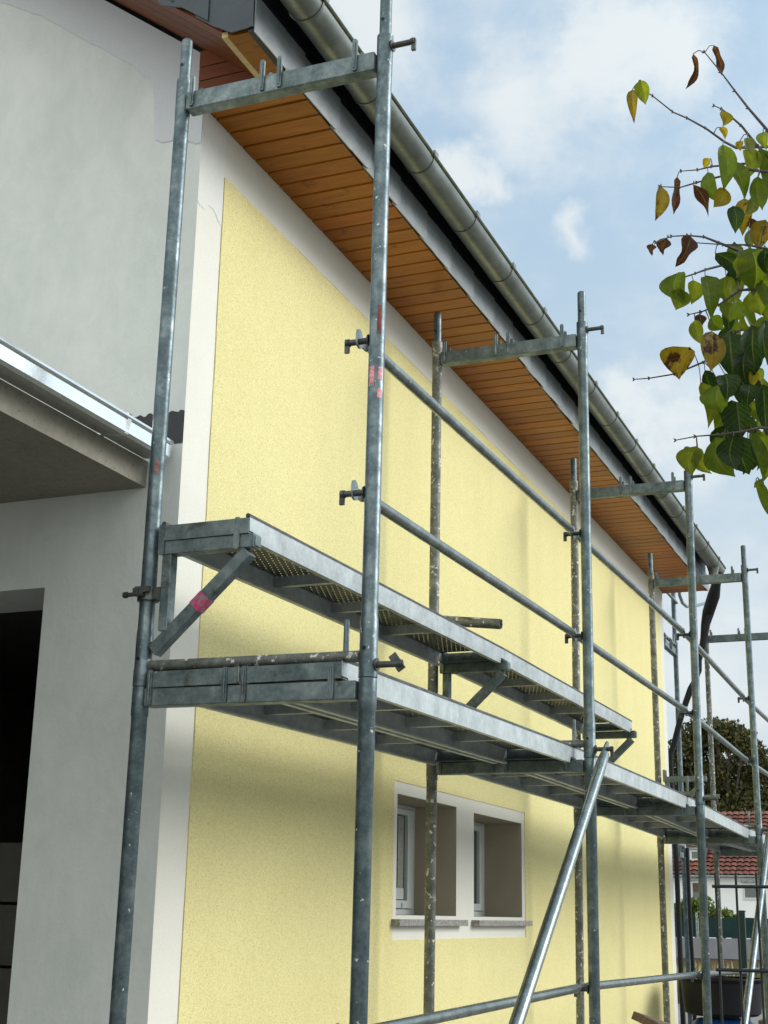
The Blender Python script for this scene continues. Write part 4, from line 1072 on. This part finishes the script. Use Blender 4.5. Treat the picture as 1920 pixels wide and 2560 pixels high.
# ------------------------------------------------------------------ light, sky, camera
SUN = Vector((.50, -1.0, .58)).normalized()
sl = bpy.data.lights.new('sun', 'SUN'); sl.energy = 2.35; sl.angle = R(31); sl.color = (1.0, .955, .87)
so_ = bpy.data.objects.new('sun', sl); col.objects.link(so_); so_.rotation_euler = SUN.to_track_quat('Z', 'Y').to_euler(); so_.location = (0, -5, 10)
wd = bpy.data.worlds.new('World'); sc.world = wd; wd.use_nodes = True
nt = wd.node_tree; N_ = nt.nodes; Lk = nt.links
bg = N_['Background']; sky = N_.new('ShaderNodeTexSky'); sky.sky_type = 'NISHITA'; sky.sun_disc = False
sky.sun_elevation = math.asin(SUN.z); sky.sun_rotation = math.atan2(SUN.x, SUN.y); sky.dust_density = 1.5; sky.ozone_density = 1.3
tc = N_.new('ShaderNodeTexCoord')
def wmath(op, a, b=0.0, clamp=False):
    x = N_.new('ShaderNodeMath'); x.operation = op; x.use_clamp = clamp
    for s_, v_ in ((x.inputs[0], a), (x.inputs[1], b)):
        if hasattr(v_, 'links'): Lk.new(v_, s_)
        else: s_.default_value = v_
    return x.outputs[0]
def wnoise(scale, detail, rough, zs=1.6, dist=.3):
    mp = N_.new('ShaderNodeMapping'); mp.inputs['Scale'].default_value = (1, 1, zs); Lk.new(tc.outputs['Generated'], mp.inputs[0])
    x = N_.new('ShaderNodeTexNoise'); x.inputs['Scale'].default_value = scale; x.inputs['Detail'].default_value = detail; x.inputs['Roughness'].default_value = rough; x.inputs['Distortion'].default_value = dist
    Lk.new(mp.outputs[0], x.inputs['Vector']); return x.outputs['Fac']
base = wnoise(4.2, 9, .58)
fine = wnoise(11, 8, .6)
nv = N_.new('ShaderNodeTexNoise'); nv.inputs['Scale'].default_value = 9; nv.inputs['Detail'].default_value = 6; nv.inputs['Roughness'].default_value = .6
Lk.new(tc.outputs['Generated'], nv.inputs['Vector'])
v1 = N_.new('ShaderNodeVectorMath'); v1.operation = 'SUBTRACT'; Lk.new(nv.outputs['Color'], v1.inputs[0]); v1.inputs[1].default_value = (.5, .5, .5)
v2 = N_.new('ShaderNodeVectorMath'); v2.operation = 'MULTIPLY_ADD'; Lk.new(v1.outputs[0], v2.inputs[0]); v2.inputs[1].default_value = (.13, .13, .13); Lk.new(tc.outputs['Generated'], v2.inputs[2])
acc = None
for (u, v, r_, amp) in ((1600, 130, 200, .34), (1290, 220, 190, .22), (1150, 440, 100, .36), (850, 40, 210, .34), (1430, 605, 90, .30), (1690, 1075, 180, .34), (1560, 1060, 120, .25), (1480, 30, 150, .12), (1850, 1350, 260, .16), (1750, 1700, 300, .16), (1000, 200, 150, .12)):
    dv = raydir(u, v).normalized()
    vm = N_.new('ShaderNodeVectorMath'); vm.operation = 'DISTANCE'; Lk.new(v2.outputs[0], vm.inputs[0]); vm.inputs[1].default_value = dv
    w_ = wmath('MULTIPLY', wmath('SUBTRACT', 1.0, wmath('DIVIDE', vm.outputs['Value'], r_/CF), True), amp)
    acc = w_ if acc is None else wmath('ADD', acc, w_)
sig = wmath('ADD', wmath('ADD', wmath('MULTIPLY', base, .5), wmath('MULTIPLY', fine, .5)), acc)
rp = N_.new('ShaderNodeValToRGB'); rp.color_ramp.interpolation = 'EASE'
rp.color_ramp.elements[0].position = .46; rp.color_ramp.elements[0].color = (0, 0, 0, 1)
rp.color_ramp.elements[1].position = .80; rp.color_ramp.elements[1].color = (1, 1, 1, 1); Lk.new(sig, rp.inputs[0])
def wmix(f, a, b):
    x = N_.new('ShaderNodeMix'); x.data_type = 'RGBA'
    for s_, v_ in ((x.inputs[0], f), (x.inputs[6], a), (x.inputs[7], b)):
        if hasattr(v_, 'links'): Lk.new(v_, s_)
        else: s_.default_value = (*v_, 1) if isinstance(v_, tuple) else v_
    return x.outputs[2]
SK = dict(veil=.80, veilc=(3.6, 4.85, 6.0), cloud=(5.7, 6.1, 6.25), horizon=(4.7, 5.2, 5.4))
skc = wmix(SK['veil'], sky.outputs[0], SK['veilc'])
sx_ = N_.new('ShaderNodeSeparateXYZ'); Lk.new(tc.outputs['Generated'], sx_.inputs[0])
hz = wmath('SUBTRACT', 1.0, wmath('DIVIDE', wmath('ABSOLUTE', sx_.outputs[2]), .50), True)
skc = wmix(wmath('MULTIPLY', hz, .95), skc, SK['horizon'])
skc = wmix(wmath('MULTIPLY', rp.outputs[0], .93), skc, SK['cloud'])
skc = wmix(wmath('MULTIPLY', wmath('SUBTRACT', wmath('MULTIPLY', sx_.outputs[0], -1.0), -.25, True), .9), skc, (5.5, 5.5, 5.0))
# added fill: sky brightened behind the viewer for the gable, glow round the sun
bx = wmath('MULTIPLY', wmath('SUBTRACT', wmath('MULTIPLY', sx_.outputs[0], -1.0), -.1, True), 1.15)
vs_ = N_.new('ShaderNodeVectorMath'); vs_.operation = 'DOT_PRODUCT'; Lk.new(tc.outputs['Generated'], vs_.inputs[0]); vs_.inputs[1].default_value = SUN
gl = wmath('MULTIPLY', wmath('POWER', wmath('MAXIMUM', vs_.outputs['Value'], 0.0), 4.0), 1.0)
fac = wmath('ADD', wmath('ADD', 1.0, bx), gl)
vm = N_.new('ShaderNodeVectorMath'); vm.operation = 'SCALE'; Lk.new(skc, vm.inputs[0]); Lk.new(fac, vm.inputs[3])
Lk.new(vm.outputs[0], bg.inputs[0]); bg.inputs[1].default_value = .13

for o in list(col.objects):
    if o.parent is None: o.location.z += -GZ
cd = bpy.data.cameras.new('camera'); cam = bpy.data.objects.new('camera', cd); col.objects.link(cam); sc.camera = cam
cd.sensor_fit = 'VERTICAL'; cd.sensor_height = 36; cd.lens = CF/2560*36; cd.clip_start = .05; cd.clip_end = 1500
Mc = Matrix((rgt, upv, -fwd)).transposed().to_4x4(); Mc.translation = CPOS+Vector((0, 0, -GZ)); cam.matrix_world = Mc
sc.view_settings.view_transform = 'Standard'; sc.view_settings.look = 'None'; sc.view_settings.gamma = 1; sc.view_settings.exposure = .12
